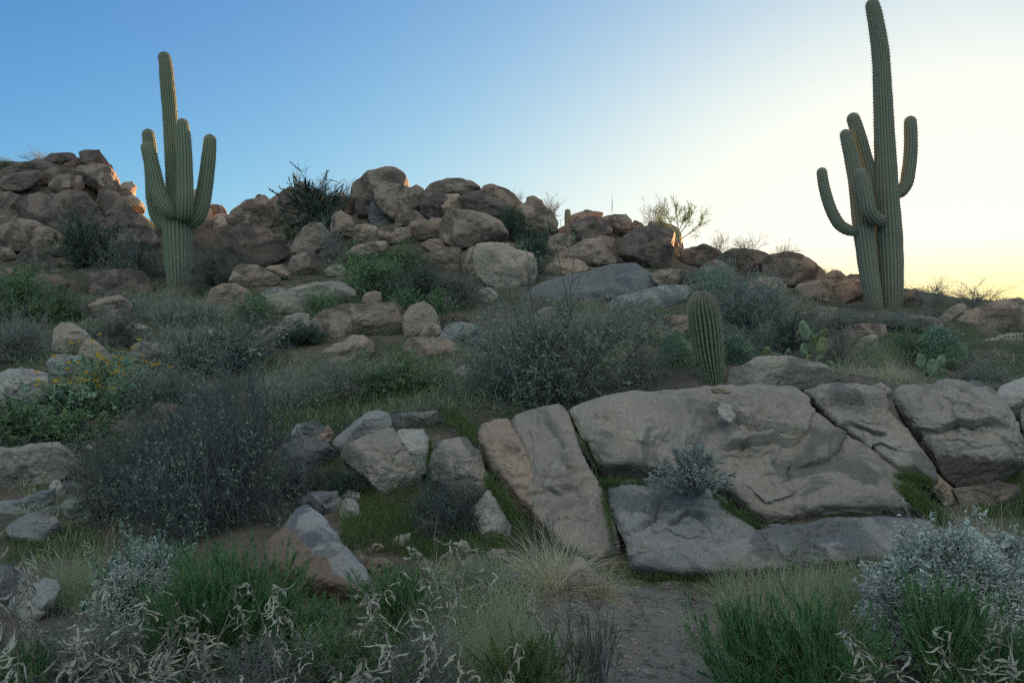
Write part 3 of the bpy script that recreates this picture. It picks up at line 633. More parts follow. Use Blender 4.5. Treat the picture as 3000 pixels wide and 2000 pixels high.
R('grey', 5.7, [1337,1607,1350,1581,1367,1584,1382,1612,1360,1628], 'small pointed stone below the whitish block', G6)
R('tan', 5.45, [1361,1640,1384,1619,1408,1635,1404,1656,1368,1657], 'small round stone in front of the pointed one', G6)
R('grey', 5.5, [1425,1624,1445,1609,1478,1611,1490,1642,1448,1652], 'small pale stone at the left edge of the tan bunch grass', G6)
R('slate', 5.0, [1392,1742,1428,1700,1480,1685,1532,1688,1549,1707,1522,1738,1458,1755], 'flat pale stone in front of the tan bunch grass', G6)
R('grey', 5.0, [1656,1672,1688,1640,1712,1644,1744,1690,1806,1727,1794,1746,1720,1743,1665,1708], 'triangular stone at the right of the tan bunch grass by the path', G6)

_rs2 = np.random.RandomState(77); STONES = []
for k in range(26):
    STONES.append((_rs2.uniform(120, 2750), _rs2.uniform(8.5, 19), _rs2.uniform(0.08, 0.20), k % 4))
# loose chips and pebbles, a few seen one by one
_rg = np.random.RandomState(5)
for (px, row, D, w, mt, lb) in [(1748, 1763, 4.85, 10, 'white', 'white pebble by the triangular stone on the path'),
                               (2030, 1755, 5.1, 16, 'tan', 'flat tan stone lying on the gravel path near the ledge'),
                               (1060, 1630, 5.6, 12, 'white', 'white chip on the soil beside the two tone stone'),
                               (1105, 1602, 5.7, 22, 'tan', 'tan chip standing on bare soil left of the whitish stone'),
                               (1082, 1612, 5.65, 14, 'grey', 'grey chip beside the tan chip on bare soil'),
                               (262, 1308, 8.2, 11, 'white', 'white pebble above the large grey ledge boulder'),
                               (1195, 1020, 11.2, 9, 'white', 'white chip in front of the smooth tan dome'),
                               (1520, 960, 13.0, 16, 'cream', 'small pale stone in the bushes left of the central bush')]:
    a = np.linspace(0, 2 * np.pi, 9)[:-1]; rr = w * _rg.uniform(0.75, 1.1, 8)
    pl = np.stack([px + rr * np.cos(a), row + 0.65 * rr * np.sin(a)], 1).ravel().tolist()
    R(mt, D, pl, lb, G6, name='stone', ctrl=False, cat='stone')
# ------------------------------------------------------------------ ground sheet, gravel path
def axis(a, b, step, far):
    n = np.arange(a, b + 1e-6, step)
    lo = a - np.geomspace(step * 2, far, 22)[::-1]; hi = b + np.geomspace(step * 2, far, 22)
    return np.concatenate([lo, n, hi])
_xs = axis(-19, 19, 0.11, 600); _ys = axis(2.5, 30, 0.11, 600)
X, Y = np.meshgrid(_xs, _ys); Z = ground_z(X.ravel(), Y.ravel())
def grid_faces(nx, ny):
    i = np.arange(ny - 1)[:, None] * nx + np.arange(nx - 1)[None, :]
    return np.stack([i, i + 1, i + nx + 1, i + nx], -1).reshape(-1, 4)
def soil_mat(name, c1, c2, c3, grass=None, bump=0.03):
    m, nt, b = _new(name, 0.95, 0.1)
    tc = nt.nodes.new('ShaderNodeTexCoord'); co = tc.outputs['Object']
    a = _noise(nt, co, 0.8, 5, 0.6); d = _noise(nt, co, 9.0, 6, 0.7); e = _noise(nt, co, 70.0, 3, 0.7)
    c = _mix(nt, _ramp(nt, a, 0.35, 0.65), c1, c2)
    c = _mix(nt, _math(nt, 'MULTIPLY', _ramp(nt, d, 0.5, 0.66), 0.8), c, c3)
    if grass:
        g = _noise(nt, co, 1.6, 4, 0.6)
        c = _mix(nt, _math(nt, 'MULTIPLY', _ramp(nt, g, 0.45, 0.62), 0.8), c, grass)
    k = _math(nt, 'ADD', _math(nt, 'MULTIPLY', e, 0.9), 0.55)
    v = nt.nodes.new('ShaderNodeCombineXYZ')
    for q in range(3): nt.links.new(k, v.inputs[q])
    c = _mix(nt, 1.0, c, v.outputs[0], 'MULTIPLY'); nt.links.new(c, b.inputs['Base Color'])
    bp = nt.nodes.new('ShaderNodeBump'); bp.inputs['Distance'].default_value = bump; bp.inputs['Strength'].default_value = 1.0
    nt.links.new(_math(nt, 'ADD', d, _math(nt, 'MULTIPLY', e, 0.5)), bp.inputs['Height']); nt.links.new(bp.outputs[0], b.inputs['Normal'])
    return m
GM = soil_mat('desert_soil', (0.19, 0.155, 0.12), (0.13, 0.112, 0.085), (0.27, 0.225, 0.175), (0.09, 0.115, 0.055))
PM = soil_mat('path_gravel', (0.27, 0.25, 0.205), (0.19, 0.175, 0.145), (0.08, 0.078, 0.065), None, 0.02)
tag(link('ground', mesh_np('ground', np.stack([X.ravel(), Y.ravel(), Z], 1), grid_faces(len(_xs), len(_ys)), GM)), 'dry hillside soil with patches of short green growth', 'ground', kind='structure')
# the path: a strip that runs along the ledge and towards the camera
_px = np.arange(-0.9, 4.2, 0.022); _py = np.arange(2.4, 5.75, 0.022)
PX, PY = np.meshgrid(_px, _py); pp = np.stack([PX.ravel(), PY.ravel(), np.zeros(PX.size)], 1)
edge = 0.13 * pn(pp * 2.2) + 0.06 * pn(pp * 7)
def _lx(y): return -0.35 + np.clip((y - 4.3), 0, 9) * 0.55
def _rx(y): return 1.25 + np.clip(y - 4.2, 0, 9) * 1.5
ins = (pp[:, 0] > _lx(pp[:, 1]) + edge) & (pp[:, 0] < _rx(pp[:, 1]) + edge) & (pp[:, 1] < 5.62 + edge)
pz = ground_z(pp[:, 0], pp[:, 1]) + 0.02 + 0.035 * pn(pp * 4.0) + 0.024 * pn(pp * 9) + 0.012 * pn(pp * 24)
Fp = grid_faces(len(_px), len(_py)); Fp = Fp[ins[Fp].all(1)]
use = np.unique(Fp); mp = np.zeros(len(pp), int); mp[use] = np.arange(len(use))
tag(link('path', mesh_np('path', np.stack([pp[use, 0], pp[use, 1], pz[use]], 1), mp[Fp], PM)), 'bare gravel path at the foot of the granite ledge', 'path', kind='structure')
# gravel: nobody could count it
rg = np.random.RandomState(11)
n = 9000
gx = rg.uniform(-0.6, 3.6, n); gy = rg.uniform(2.6, 5.7, n)
k = (gx > _lx(gy) - 0.15) & (gx < _rx(gy) + 0.1); gx, gy = gx[k], gy[k]; n = len(gx)
v0, f0 = ico(1); sz = 0.004 + 0.016 * rg.rand(n) ** 5
jit = 1 + 0.35 * rg.uniform(-1, 1, (n, len(v0), 1))
GV = v0[None] * jit * sz[:, None, None] * np.array([1, 1, 0.6]) + np.stack([gx, gy, ground_z(gx, gy) + 0.022 + 0.035 * pn(np.stack([gx, gy, 0 * gx], 1) * 4.0) + 0.024 * pn(np.stack([gx, gy, 0 * gx], 1) * 9)], 1)[:, None]
tag(link('gravel', mesh_np('gravel', GV.reshape(-1, 3), (f0[None] + np.arange(n)[:, None, None] * len(v0)).reshape(-1, 3), M['grey'], smooth=False)), 'fine loose gravel scattered over the path', 'gravel', kind='stuff')

_sm = []
for k in range(4):
    v, f = ico(4); o_ = np.array([k * 7.0, 3.0, 1.0]); q = v.copy()
    for c_ in range(9):
        nn = np.random.RandomState(k * 20 + c_).normal(size=3); nn /= np.linalg.norm(nn); d_ = q @ nn; q = q - np.maximum(d_ - 0.72, 0)[:, None] * 0.9 * nn
    q = q * (1 + 0.10 * fbm(v * 2 + o_, 4))[:, None] * [1.25, 0.95, 0.72]
    _sm.append(mesh_np('stone', q, f, M[['tan', 'brown', 'grey', 'cream'][k]]))
for px, D, r, k in STONES:
    x = (px - 1500) / FPX * D; o = link('stone', _sm[k], loc=(x, D, float(ground_z(x, D)[0]) + r * 0.25)); o.scale = (r, r, r); o.rotation_euler = (0.2, 0.1, px)
    tag(o, 'small half buried stone among the shrubs of the slope', 'stone', 'small stones among the slope shrubs')
nl = 1500; lx = rg.uniform(-0.7, 3.8, nl); ly = rg.uniform(2.7, 5.7, nl); la = rg.uniform(0, 6.283, nl); ll = rg.uniform(.015, .07, nl)
ld = np.stack([np.cos(la), np.sin(la), rg.uniform(-.1, .25, nl)], 1); lb = np.stack([lx, ly, ground_z(lx, ly) + 0.03 + 0.035 * pn(np.stack([lx, ly, 0 * lx], 1) * 4.0)], 1)
# ------------------------------------------------------------------ cacti
def tube(points, radii, ribs=16, depth=0.10, per=3, cap=0.9, res=0.10, twist=0.0):
    """ribbed cactus column along a smooth line, rounded tip at the last point"""
    p = np.array(points, float); r = np.array(radii, float)
    d = np.concatenate([[0], np.cumsum(np.linalg.norm(np.diff(p, axis=0), axis=1))])
    n = max(8, int(d[-1] / res)); t = np.linspace(0, d[-1], n)
    # catmull-rom
    def cr(vals):
        vals = np.asarray(vals, float); m = np.gradient(vals, d, axis=0)
        i = np.clip(np.searchsorted(d, t) - 1, 0, len(d) - 2); h = d[i + 1] - d[i]; s = (t - d[i]) / h
        ex = (lambda q: q[:, None]) if vals.ndim == 2 else (lambda q: q)
        return (ex(2 * s**3 - 3 * s**2 + 1) * vals[i] + ex((s**3 - 2 * s**2 + s) * h) * m[i] + ex(-2 * s**3 + 3 * s**2) * vals[i + 1] + ex((s**3 - s**2) * h) * m[i + 1])
    c = cr(p); R = cr(r)
    T = np.gradient(c, axis=0); T /= np.linalg.norm(T, axis=1)[:, None]
    rt = R[-1]; k = np.linspace(0, 1, 7)[1:]
    c = np.vstack([c, c[-1] + T[-1] * (rt * cap * np.sin(k * np.pi / 2))[:, None]]); R = np.concatenate([R, rt * np.cos(k * np.pi / 2)]); R[-1] = rt * 0.02
    T = np.vstack([T, np.repeat(T[-1:], 6, 0)])
    N = np.zeros_like(T); ref = np.array([1.0, 0.2, 0.0])
    for i in range(len(T)):
        ref = ref - T[i] * (ref @ T[i]); ref /= np.linalg.norm(ref); N[i] = ref
    B = np.cross(T, N)
    m = ribs * 2 * per; a = np.arange(m) / m * 2 * np.pi
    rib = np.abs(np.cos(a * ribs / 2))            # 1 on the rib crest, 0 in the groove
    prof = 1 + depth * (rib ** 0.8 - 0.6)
    a = a + twist
    seg = 1 + 0.010 * np.sin(np.arange(len(c)) * 0.9) + 0.030 * pn(np.stack([np.arange(len(c)) * 0.16, np.full(len(c), rt * 90), np.zeros(len(c))], 1)) + 0.02 * pn(np.stack([np.arange(len(c)) * 0.45, np.full(len(c), rt * 50 + 9), np.zeros(len(c))], 1))
    V = c[:, None] + (R * seg)[:, None, None] * prof[None, :, None] * (np.cos(a)[None, :, None] * N[:, None] + np.sin(a)[None, :, None] * B[:, None])
    gg, aa = np.meshgrid(np.arange(len(c)) * 0.10, a); V = V + 0  # ribs wander and swell a little
    V = c[:, None] + (V - c[:, None]) * (1 + 0.035 * pn(np.stack([gg.T.ravel(), np.cos(aa.T.ravel()) * 2.2 + rt * 31, np.sin(aa.T.ravel()) * 2.2], 1)).reshape(len(c), m))[..., None]
    L = len(c); i = np.arange(L - 1)[:, None] * m + np.arange(m)[None]; j = np.arange(L - 1)[:, None] * m + (np.arange(m)[None] + 1) % m
    F = np.stack([i, j, j + m, i + m], -1).reshape(-1, 4)
    crest = np.tile(rib, L); tip = np.repeat(np.clip((np.arange(L) - L + 9) / 8.0, 0, 1), m)
    return V.reshape(-1, 3), F, crest, tip

def cactus_mat(name, green, pale, groove, tipc, woody=0.6):
    m, nt, b = _new(name, 0.7, 0.2)
    co, rnd, tc = _coords(nt)
    at = nt.nodes.new('ShaderNodeAttribute'); at.attribute_name = 'crest'
    tp = nt.nodes.new('ShaderNodeAttribute'); tp.attribute_name = 'tip'
    n1 = _noise(nt, co, 1.3, 5, 0.6); n2 = _noise(nt, co, 22.0, 4, 0.7)
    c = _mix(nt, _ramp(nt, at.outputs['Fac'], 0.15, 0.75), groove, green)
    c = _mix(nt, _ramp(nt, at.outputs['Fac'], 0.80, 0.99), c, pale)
    c = _mix(nt, _math(nt, 'MULTIPLY', _ramp(nt, n1, 0.45, 0.75), 0.5), c, tuple(x * 0.8 for x in pale))
    c = _mix(nt, _math(nt, 'MULTIPLY', _ramp(nt, n2, 0.5, 0.75), 0.35), c, groove)
    n3 = _noise(nt, co, 5.5, 6, 0.7, 0.6)
    c = _mix(nt, _math(nt, 'MULTIPLY', _ramp(nt, n3, 0.62, 0.68), 0.75), c, (0.13, 0.105, 0.08))
    sz = nt.nodes.new('ShaderNodeSeparateXYZ'); nt.links.new(tc.outputs['Object'], sz.inputs[0])
    low = _ramp(nt, _math(nt, 'ADD', sz.outputs['Z'], _math(nt, 'MULTIPLY', n1, 0.9)), 1.15, 0.35)
    c = _mix(nt, _math(nt, 'MULTIPLY', low, woody), c, (0.20, 0.175, 0.135))
    c = _mix(nt, _math(nt, 'MULTIPLY', tp.outputs['Fac'], 0.55), c, tipc)
    nt.links.new(c, b.inputs['Base Color'])
    bp = nt.nodes.new('ShaderNodeBump'); bp.inputs['Distance'].default_value = 0.02; nt.links.new(n2, bp.inputs['Height']); nt.links.new(bp.outputs[0], b.inputs['Normal'])
    return m
def spikes(base, dirs, ln, w):
    """three sided spines"""
    n = len(base); up = np.where(np.abs(dirs[:, 2:3]) > 0.9, np.array([[1.0, 0, 0]]), np.array([[0, 0, 1.0]]))
    a = np.cross(dirs, up); a /= np.linalg.norm(a, axis=1)[:, None]; b = np.cross(dirs, a)
    q = [base + w[:, None] * (math.cos(t) * a + math.sin(t) * b) for t in (0, 2.094, 4.189)]
    V = np.stack(q + [base + dirs * ln[:, None]], 1)
    F = np.array([[0, 1, 3], [1, 2, 3], [2, 0, 3]])[None] + np.arange(n)[:, None, None] * 4
    return V.reshape(-1, 3), F.reshape(-1, 3)
SPINE = plant_mat('cactus_spine', (0.60, 0.53, 0.45), (0.42, 0.35, 0.30), trans=0.1)
MS = cactus_mat('saguaro_skin', (0.205, 0.245, 0.155), (0.30, 0.325, 0.225), (0.12, 0.155, 0.105), (0.27, 0.26, 0.20))
MS2 = cactus_mat('saguaro_skin_veiled', (0.235, 0.245, 0.18), (0.32, 0.315, 0.24), (0.155, 0.165, 0.125), (0.33, 0.31, 0.26))  # paler, greyer skin: the glare veil towards the sun put into the colour
MB = cactus_mat('barrel_skin', (0.13, 0.185, 0.10), (0.24, 0.27, 0.17), (0.035, 0.06, 0.035), (0.38, 0.33, 0.26), 0.0)

def saguaro(root_px, root_row, D, label, columns, name='saguaro', mat=None):
    base = P(root_px, root_row, D)
    base[2] = min(base[2], float(ground_z(base[0], base[1])[0]))
    root = empty(name, base, label, 'cactus', 'saguaro cacti')
    for part, pts, ribs in columns:
        w = np.array([P(a, b, D + dd) for (a, b, _r, dd) in pts]) - base
        rr = [0.965 * r * D / FPX for (_a, _b, r, _dd) in pts]
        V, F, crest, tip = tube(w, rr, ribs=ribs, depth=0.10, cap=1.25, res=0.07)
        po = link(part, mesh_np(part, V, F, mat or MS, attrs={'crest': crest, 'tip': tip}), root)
        rg_ = np.random.RandomState(len(V)); mm = ribs * 6; Vg_ = V.reshape(-1, mm, 3); cn = Vg_.mean(1, keepdims=True)
        bs = Vg_[:-3, ::6]; od = bs - cn[:-3]; od /= np.linalg.norm(od, axis=2, keepdims=True) + 1e-9
        bs = np.repeat(bs.reshape(-1, 3), 3, 0); od = np.repeat(od.reshape(-1, 3), 3, 0) + rg_.normal(size=(len(bs), 3)) * 0.7; od /= np.linalg.norm(od, axis=1)[:, None]
        SV, SF = spikes(bs, od, rg_.uniform(.025, .055, len(bs)), np.full(len(bs), .0028))
        link('spines', mesh_np('spines', SV, SF, SPINE, smooth=False), po)
    return root
saguaro(526, 880, 20.0, 'left saguaro with four raised arms and a tall slim stem', [
    ('trunk', [(529,905,31,0),(528,870,33,0),(525,800,36,0),(522,720,40,0),(521,660,41,0),(519,615,35,0),(511,560,24,0),(507,500,21.5,0),(502,400,21,0),(497,320,20.5,0),(489,230,20,0),(484,180,18,0),(482,172,17,0)], 22),
    ('arm', [(520,668,18,.15),(492,664,21,.25),(466,640,22,.3),(452,590,22,.3),(446,520,20,.3),(441,460,19.5,.3),(437,410,18.5,.3),(435,398,17.5,.3)], 15),
    ('arm', [(522,632,17,-.2),(500,622,22,-.34),(478,594,23,-.38),(460,545,22,-.38),(447,490,20.5,-.38),(437,450,19,-.38),(433,436,17.5,-.38)], 15),
    ('arm', [(535,628,18,-.1),(541,626,22,-.42),(542,590,23,-.5),(542,540,22.5,-.5),(541,480,21.5,-.5),(538,410,20,-.5),(536,380,18.5,-.5),(535,368,17,-.5)], 15),
    ('arm', [(545,655,20,0),(572,640,24,-.05),(588,606,24,-.05),(600,550,22,-.05),(608,490,20.5,-.05),(613,440,19,-.05),(615,414,17.5,-.05)], 15)])
saguaro(2600, 892, 18.0, 'right saguaro, tallest cactus, twin trunks and five arms against the sunset', [
    ('trunk', [(2611,915,30,0),(2611,880,32,0),(2610,800,35,0),(2605,700,36.5,0),(2600,600,34,0),(2596,515,31.5,0),(2591,400,28.5,0),(2585,260,25.5,0),(2579,150,24,0),(2567,70,22,0),(2559,28,20.5,0),(2557,20,19.5,0)], 21),
    ('trunk', [(2566,915,21,-.1),(2560,880,24,-.1),(2546,800,27,-.1),(2535,715,28,-.1),(2528,660,28,-.1),(2521,606,26.5,-.1),(2507,520,22.5,-.1),(2494,460,20,-.1),(2482,412,17.5,-.1),(2478,398,16,-.1)], 17),
    ('trunk', [(2584,905,17,.35),(2580,800,19,.33),(2573,720,20,.3),(2562,620,21,.24),(2549,520,21.5,.16),(2528,440,20,.1),(2510,378,19.5,.08),(2501,352,18.5,.08)], 15),
    ('arm', [(2585,645,14,-.1),(2562,640,20,-.4),(2546,622,21,-.5),(2537,580,21.5,-.52),(2530,545,20.5,-.5),(2525,520,18,-.5),(2524,512,16.5,-.5)], 14),
    ('arm', [(2524,672,12,-.1),(2492,676,15.5,-.15),(2464,662,16.5,-.15),(2442,630,16.5,-.15),(2426,590,16,-.15),(2413,540,15.5,-.15),(2408,508,14.5,-.15)], 13),
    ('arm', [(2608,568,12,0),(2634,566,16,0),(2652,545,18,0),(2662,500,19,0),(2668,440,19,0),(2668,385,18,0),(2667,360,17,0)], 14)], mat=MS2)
saguaro(1664, 662, 25.5, 'tiny young saguaro glowing yellow on the skyline behind the boulders', [
    ('trunk', [(1664,690,9,0),(1664,660,10,0),(1664,640,10,0),(1663,626,8.5,0),(1663,622,8,0)], 13)], name='young_saguaro')

_lv, _lf = spikes(lb, ld / np.linalg.norm(ld, axis=1)[:, None], ll, rg.uniform(.001, .0028, nl))
LITTER = plant_mat('litter', (0.30, 0.24, 0.16), (0.09, 0.075, 0.06), trans=0.0, scale=8)
tag(link('litter', mesh_np('litter', _lv, _lf, LITTER, smooth=False)), 'dry twigs and straw littering the gravel path', 'litter', kind='stuff')
bD = 8.3
bb = P(2088, 1132, bD); bb[2] = min(bb[2], float(ground_z(bb[0], bb[1])[0]) + 0.02)
barrel = empty('barrel_cactus', bb, 'leaning barrel cactus with pale spiny crown on the slab edge', 'cactus')
bpts = [(2094,1140,20),(2090,1115,27),(2082,1070,35),(2074,1020,41),(2068,970,43.5),(2062,925,43),(2058,900,38.5),(2057,890,34)]
w = np.array([P(a, b, bD) for a, b, r in bpts]) - bb; rr = [r * bD / FPX for a, b, r in bpts]
V, F, crest, tip = tube(w, rr, ribs=22, depth=0.17, per=4, cap=0.85, res=0.02)
link('body', mesh_np('body', V, F, MB, attrs={'crest': crest, 'tip': tip}), barrel)
ring = 22 * 8; L = len(V) // ring; rg = np.random.RandomState(3); Vg = V.reshape(L, ring, 3); cen = Vg.mean(1)
sb, sd, sl = [], [], []
for i in range(2, L - 1, 1):
    for k in range(22):
        base = Vg[i, (k * 8) % ring]
        out = base - cen[i]; out /= np.linalg.norm(out) + 1e-9
        if i > L - 7: out = out + np.array([0, 0, 0.9 * (i - L + 7) / 5]); out /= np.linalg.norm(out)
        top = np.clip((i - L + 16) / 14.0, 0, 1)
        for q in range(5 + int(7 * top)):
            d = out * (0.75 + 0.5 * top) + rg.normal(size=3) * 0.55; d /= np.linalg.norm(d)
            sb.append(base); sd.append(d); sl.append(rg.uniform(0.018, 0.034) * (1 + 0.8 * top))
V2, F2 = spikes(np.array(sb), np.array(sd), np.array(sl), np.full(len(sl), 0.0014))
link('spines', mesh_np('spines', V2, F2, SPINE, smooth=False), barrel)

PAD = plant_mat('pricklypear_pad', (0.20, 0.29, 0.19), (0.25, 0.33, 0.21), trans=0.0, rough=0.6, scale=9)
PADY = plant_mat('pricklypear_pad_yellowish', (0.30, 0.33, 0.16), (0.23, 0.29, 0.15), trans=0.0, rough=0.6, scale=9)
PADD = plant_mat('pricklypear_pad_dry', (0.28, 0.24, 0.17), (0.20, 0.20, 0.13), trans=0.0, rough=0.8, scale=9)
GLOCH = plant_mat('pricklypear_glochids', (0.13, 0.09, 0.06), (0.28, 0.22, 0.15), trans=0.0)
def pad(root, base, px, row, rx, ry, D, tilt, mat, seed):
    r = np.random.RandomState(seed); v, f = ico(4); s = D / FPX
    x, y, z = v[:, 0], v[:, 1], v[:, 2]
    nar = 1 - 0.22 * np.clip(-z, 0, 1) ** 1.5
    wob = 1 + 0.10 * pn(v * 1.7 + seed * 0.37)
    L = np.stack([x * rx * s * nar * wob, y * 0.014 + 0.022 * pn(v * 1.3 + seed) + 0.0, z * ry * s * wob], 1)
    a = math.radians(tilt); yaw = r.uniform(-0.7, 0.7)
    def rot(L):
        L = np.stack([L[:, 0] * math.cos(a) + L[:, 2] * math.sin(a), L[:, 1], -L[:, 0] * math.sin(a) + L[:, 2] * math.cos(a)], 1)
        return np.stack([L[:, 0] * math.cos(yaw) - L[:, 1] * math.sin(yaw), L[:, 0] * math.sin(yaw) + L[:, 1] * math.cos(yaw), L[:, 2]], 1)
    c = P(px, row, D) - base
    o = link('pad', mesh_np('pad', rot(L) + c, f, mat), root)
    q = []
    for i in range(-4, 5):
        for j in range(-5, 6):
            u = (i + 0.5 * (j % 2)) / 4.0; w = j / 5.0
            if u * u + w * w < 0.95: q.append((u, w))
    q = np.array(q); y0 = -0.016 * np.sqrt(np.clip(1 - (q ** 2).sum(1), 0.02, 1))
    qn = 1 - 0.22 * np.clip(-q[:, 1], 0, 1) ** 1.5
    b0 = np.stack([q[:, 0] * rx * s * nar.max() * qn, y0, q[:, 1] * ry * s], 1)
    bb_ = np.repeat(rot(b0) + c, 4, 0); dd = r.normal(size=(len(bb_), 3)) * 0.6; dd[:, 1] -= 1; dd /= np.linalg.norm(dd, axis=1)[:, None]
    V, F = spikes(bb_, dd, r.uniform(0.008, 0.022, len(bb_)), np.full(len(bb_), 0.0022))
    link('glochids', mesh_np('glochids', V, F, GLOCH, smooth=False), o)
def pear(px, row, D, label, pads):
    base = P(px, row, D); base[2] = float(ground_z(base[0], base[1])[0])
    root = empty('prickly_pear', base, label, 'cactus', 'prickly pears')
    for i, (a, b, rx, ry, tl, mt, dd) in enumerate(pads): pad(root, base, a, b, rx, ry, D + dd, tl, mt, px + i * 7)
pear(2385, 1085, 8.75, 'tall prickly pear with blue green and yellowish pads beside the gabled boulder', [
    (2357,969,15,31,-14,PAD,0),(2371,985,11,22,-6,PAD,.06),(2415,976,15.5,14.5,10,PADY,0),(2409,1014,19.5,26,6,PADY,-.03),(2391,997,13,20,12,PADY,.08),
    (2355,1027,15,22,-8,PAD,-.05),(2366,1022,13,18,20,PAD,.05),(2371,1052,14,12,25,PADY,-.05),(2401,1054,17,15,-30,PAD,-.05),(2429,1070,14,14,40,PAD,-.02),(2440,1042,9,17,12,PADD,.03),
    (2338,985,8,19,-4,PADD,.1),(2384,1076,18,18,5,PAD,0),(2412,1090,16,17,10,PAD,.02)])
pear(2285, 1065, 8.95, 'low prickly pear peeping over the left top of the gabled boulder', [
    (2249,1032,12,17,-16,PADY,0),(2266,1043,11,12,25,PAD,.05),(2281,1046,14,12,-20,PAD,0),(2309,1036,11.5,16,8,PAD,0),(2290,1058,16,16,8,PAD,.04),(2235,1052,12,14,-30,PAD,.05)])
pear(2738, 1115, 9.4, 'small prickly pear in grey brush on the right slope', [
    (2700,1061,19,23,-8,PAD,0),(2731,1077,17,26,4,PAD,-.05),(2757,1062,16,24,10,PAD,.06),(2742,1100,19,20,-10,PAD,0),(2712,1098,14,17,-28,PAD,.04),(2764,1095,13,17,22,PAD,.03)])
# ------------------------------------------------------------------ plant generators (unit size: 1 wide, 1 high, base at the origin)
def unit(v): return v / (np.linalg.norm(v, axis=-1, keepdims=True) + 1e-9)
def grow(rg, start, dirs, length, K, wig, up=0.0, droop=0.0):
    """polylines from start along dirs: (B,K,3)"""
    B = len(start); p = np.zeros((B, K, 3)); p[:, 0] = start; d = dirs.copy(); st = (length / (K - 1))[:, None]
    for k in range(1, K):
        d = d + rg.normal(size=(B, 3)) * wig; d[:, 2] += up - droop * k / K; d = unit(d)
        p[:, k] = p[:, k - 1] + d * st
    return p
def branch(rg, par, plen, m, lo, hi, spread, ratio, K, wig, up=0.0, droop=0.0, outward=0.0):
    B, Kp, _ = par.shape
    t = rg.uniform(lo, hi, (B, m)) * (Kp - 1); i = np.minimum(t.astype(int), Kp - 2); f = (t - i)[..., None]
    bi = np.arange(B)[:, None]
    s = par[bi, i] * (1 - f) + par[bi, i + 1] * f; T = unit(par[bi, i + 1] - par[bi, i])
    d = unit(T + rg.normal(size=T.shape) * spread + outward * unit(s * np.array([1, 1, 0.4])))
    ln = (plen[:, None] * ratio * rg.uniform(0.55, 1.15, (B, m)))
    return grow(rg, s.reshape(-1, 3), d.reshape(-1, 3), ln.ravel(), K, wig, up, droop), ln.ravel()
def tubes(lines, r0, r1, sides=3):
    Vs, Fs, n = [], [], 0
    for p, a, b in zip(lines, r0, r1):
        B, K, _ = p.shape
        T = unit(np.gradient(p, axis=1)); ref = np.where(np.abs(T[..., 2:3]) > 0.9, np.array([1.0, 0, 0]), np.array([0, 0, 1.0]))
        N = unit(np.cross(T, ref)); Bn = np.cross(T, N)
        r = np.linspace(1, 0, K)[None, :, None] * (a - b) + b
        an = np.arange(sides) / sides * 2 * np.pi
        V = p[:, :, None] + r[..., None] * (np.cos(an)[None, None, :, None] * N[:, :, None] + np.sin(an)[None, None, :, None] * Bn[:, :, None])
        base = (np.arange(B) * K * sides)[:, None, None] + (np.arange(K - 1) * sides)[None, :, None]
        s = np.arange(sides)[None, None]; s2 = (s + 1) % sides
        F = np.stack([base + s, base + s2, base + sides + s2, base + sides + s], -1).reshape(-1, 4)
        Vs.append(V.reshape(-1, 3)); Fs.append(F + n); n += B * K * sides
    return np.vstack(Vs), np.vstack(Fs)
def leaf_quads(pos, d, nrm, ln, wd, fold=0.25):
    """pointed leaves, each two faces folded along the midrib"""
    s = unit(np.cross(d, nrm)); n = np.cross(s, d)
    L, W = ln[:, None], wd[:, None]
    a = pos; b = pos + d * L * 0.45 + s * W * 0.5 + n * W * fold; c = pos + d * L; e = pos + d * L * 0.45 - s * W * 0.5 + n * W * fold
    V = np.stack([a, b, c, e], 1).reshape(-1, 3)
    k = np.arange(len(pos))[:, None, None] * 4
    F = (np.array([[0, 1, 2], [0, 2, 3]])[None] + k).reshape(-1, 3)
    return V, F
def on_lines(rg, p, n, lo=0.15):
    B, K, _ = p.shape
    w = rg.rand(B) ** 5 + 0.01; b = rg.choice(B, n, p=w / w.sum()); t = rg.uniform(lo, 1, n) * (K - 1); i = np.minimum(t.astype(int), K - 2); f = (t - i)[:, None]
    return p[b, i] * (1 - f) + p[b, i + 1] * f, unit(p[b, i + 1] - p[b, i])
def fit(ps, w=None):
    """scale to unit width / height by percentile"""
    a = np.vstack([p.reshape(-1, 3) for p in ps])
    wx = np.percentile(np.abs(a[:, :2]), 98.5); hz = np.percentile(a[:, 2], 99)
    return [p * np.array([0.5 / wx, 0.5 / wx, 1.0 / hz]) for p in ps]
def dome_dirs(rg, n, el0, el1):
    az = rg.uniform(0, 2 * np.pi, n); el = np.radians(rg.uniform(el0, el1, n))
    return np.stack([np.cos(az) * np.cos(el), np.sin(az) * np.cos(el), np.sin(el)], 1)

PROTO = {}
def proto(kind, parts):          # parts: list of (part name, V, F, default material)
    PROTO.setdefault(kind, []).append([(n, mesh_np(n, V, F, m, smooth=False), m) for n, V, F, m in parts])

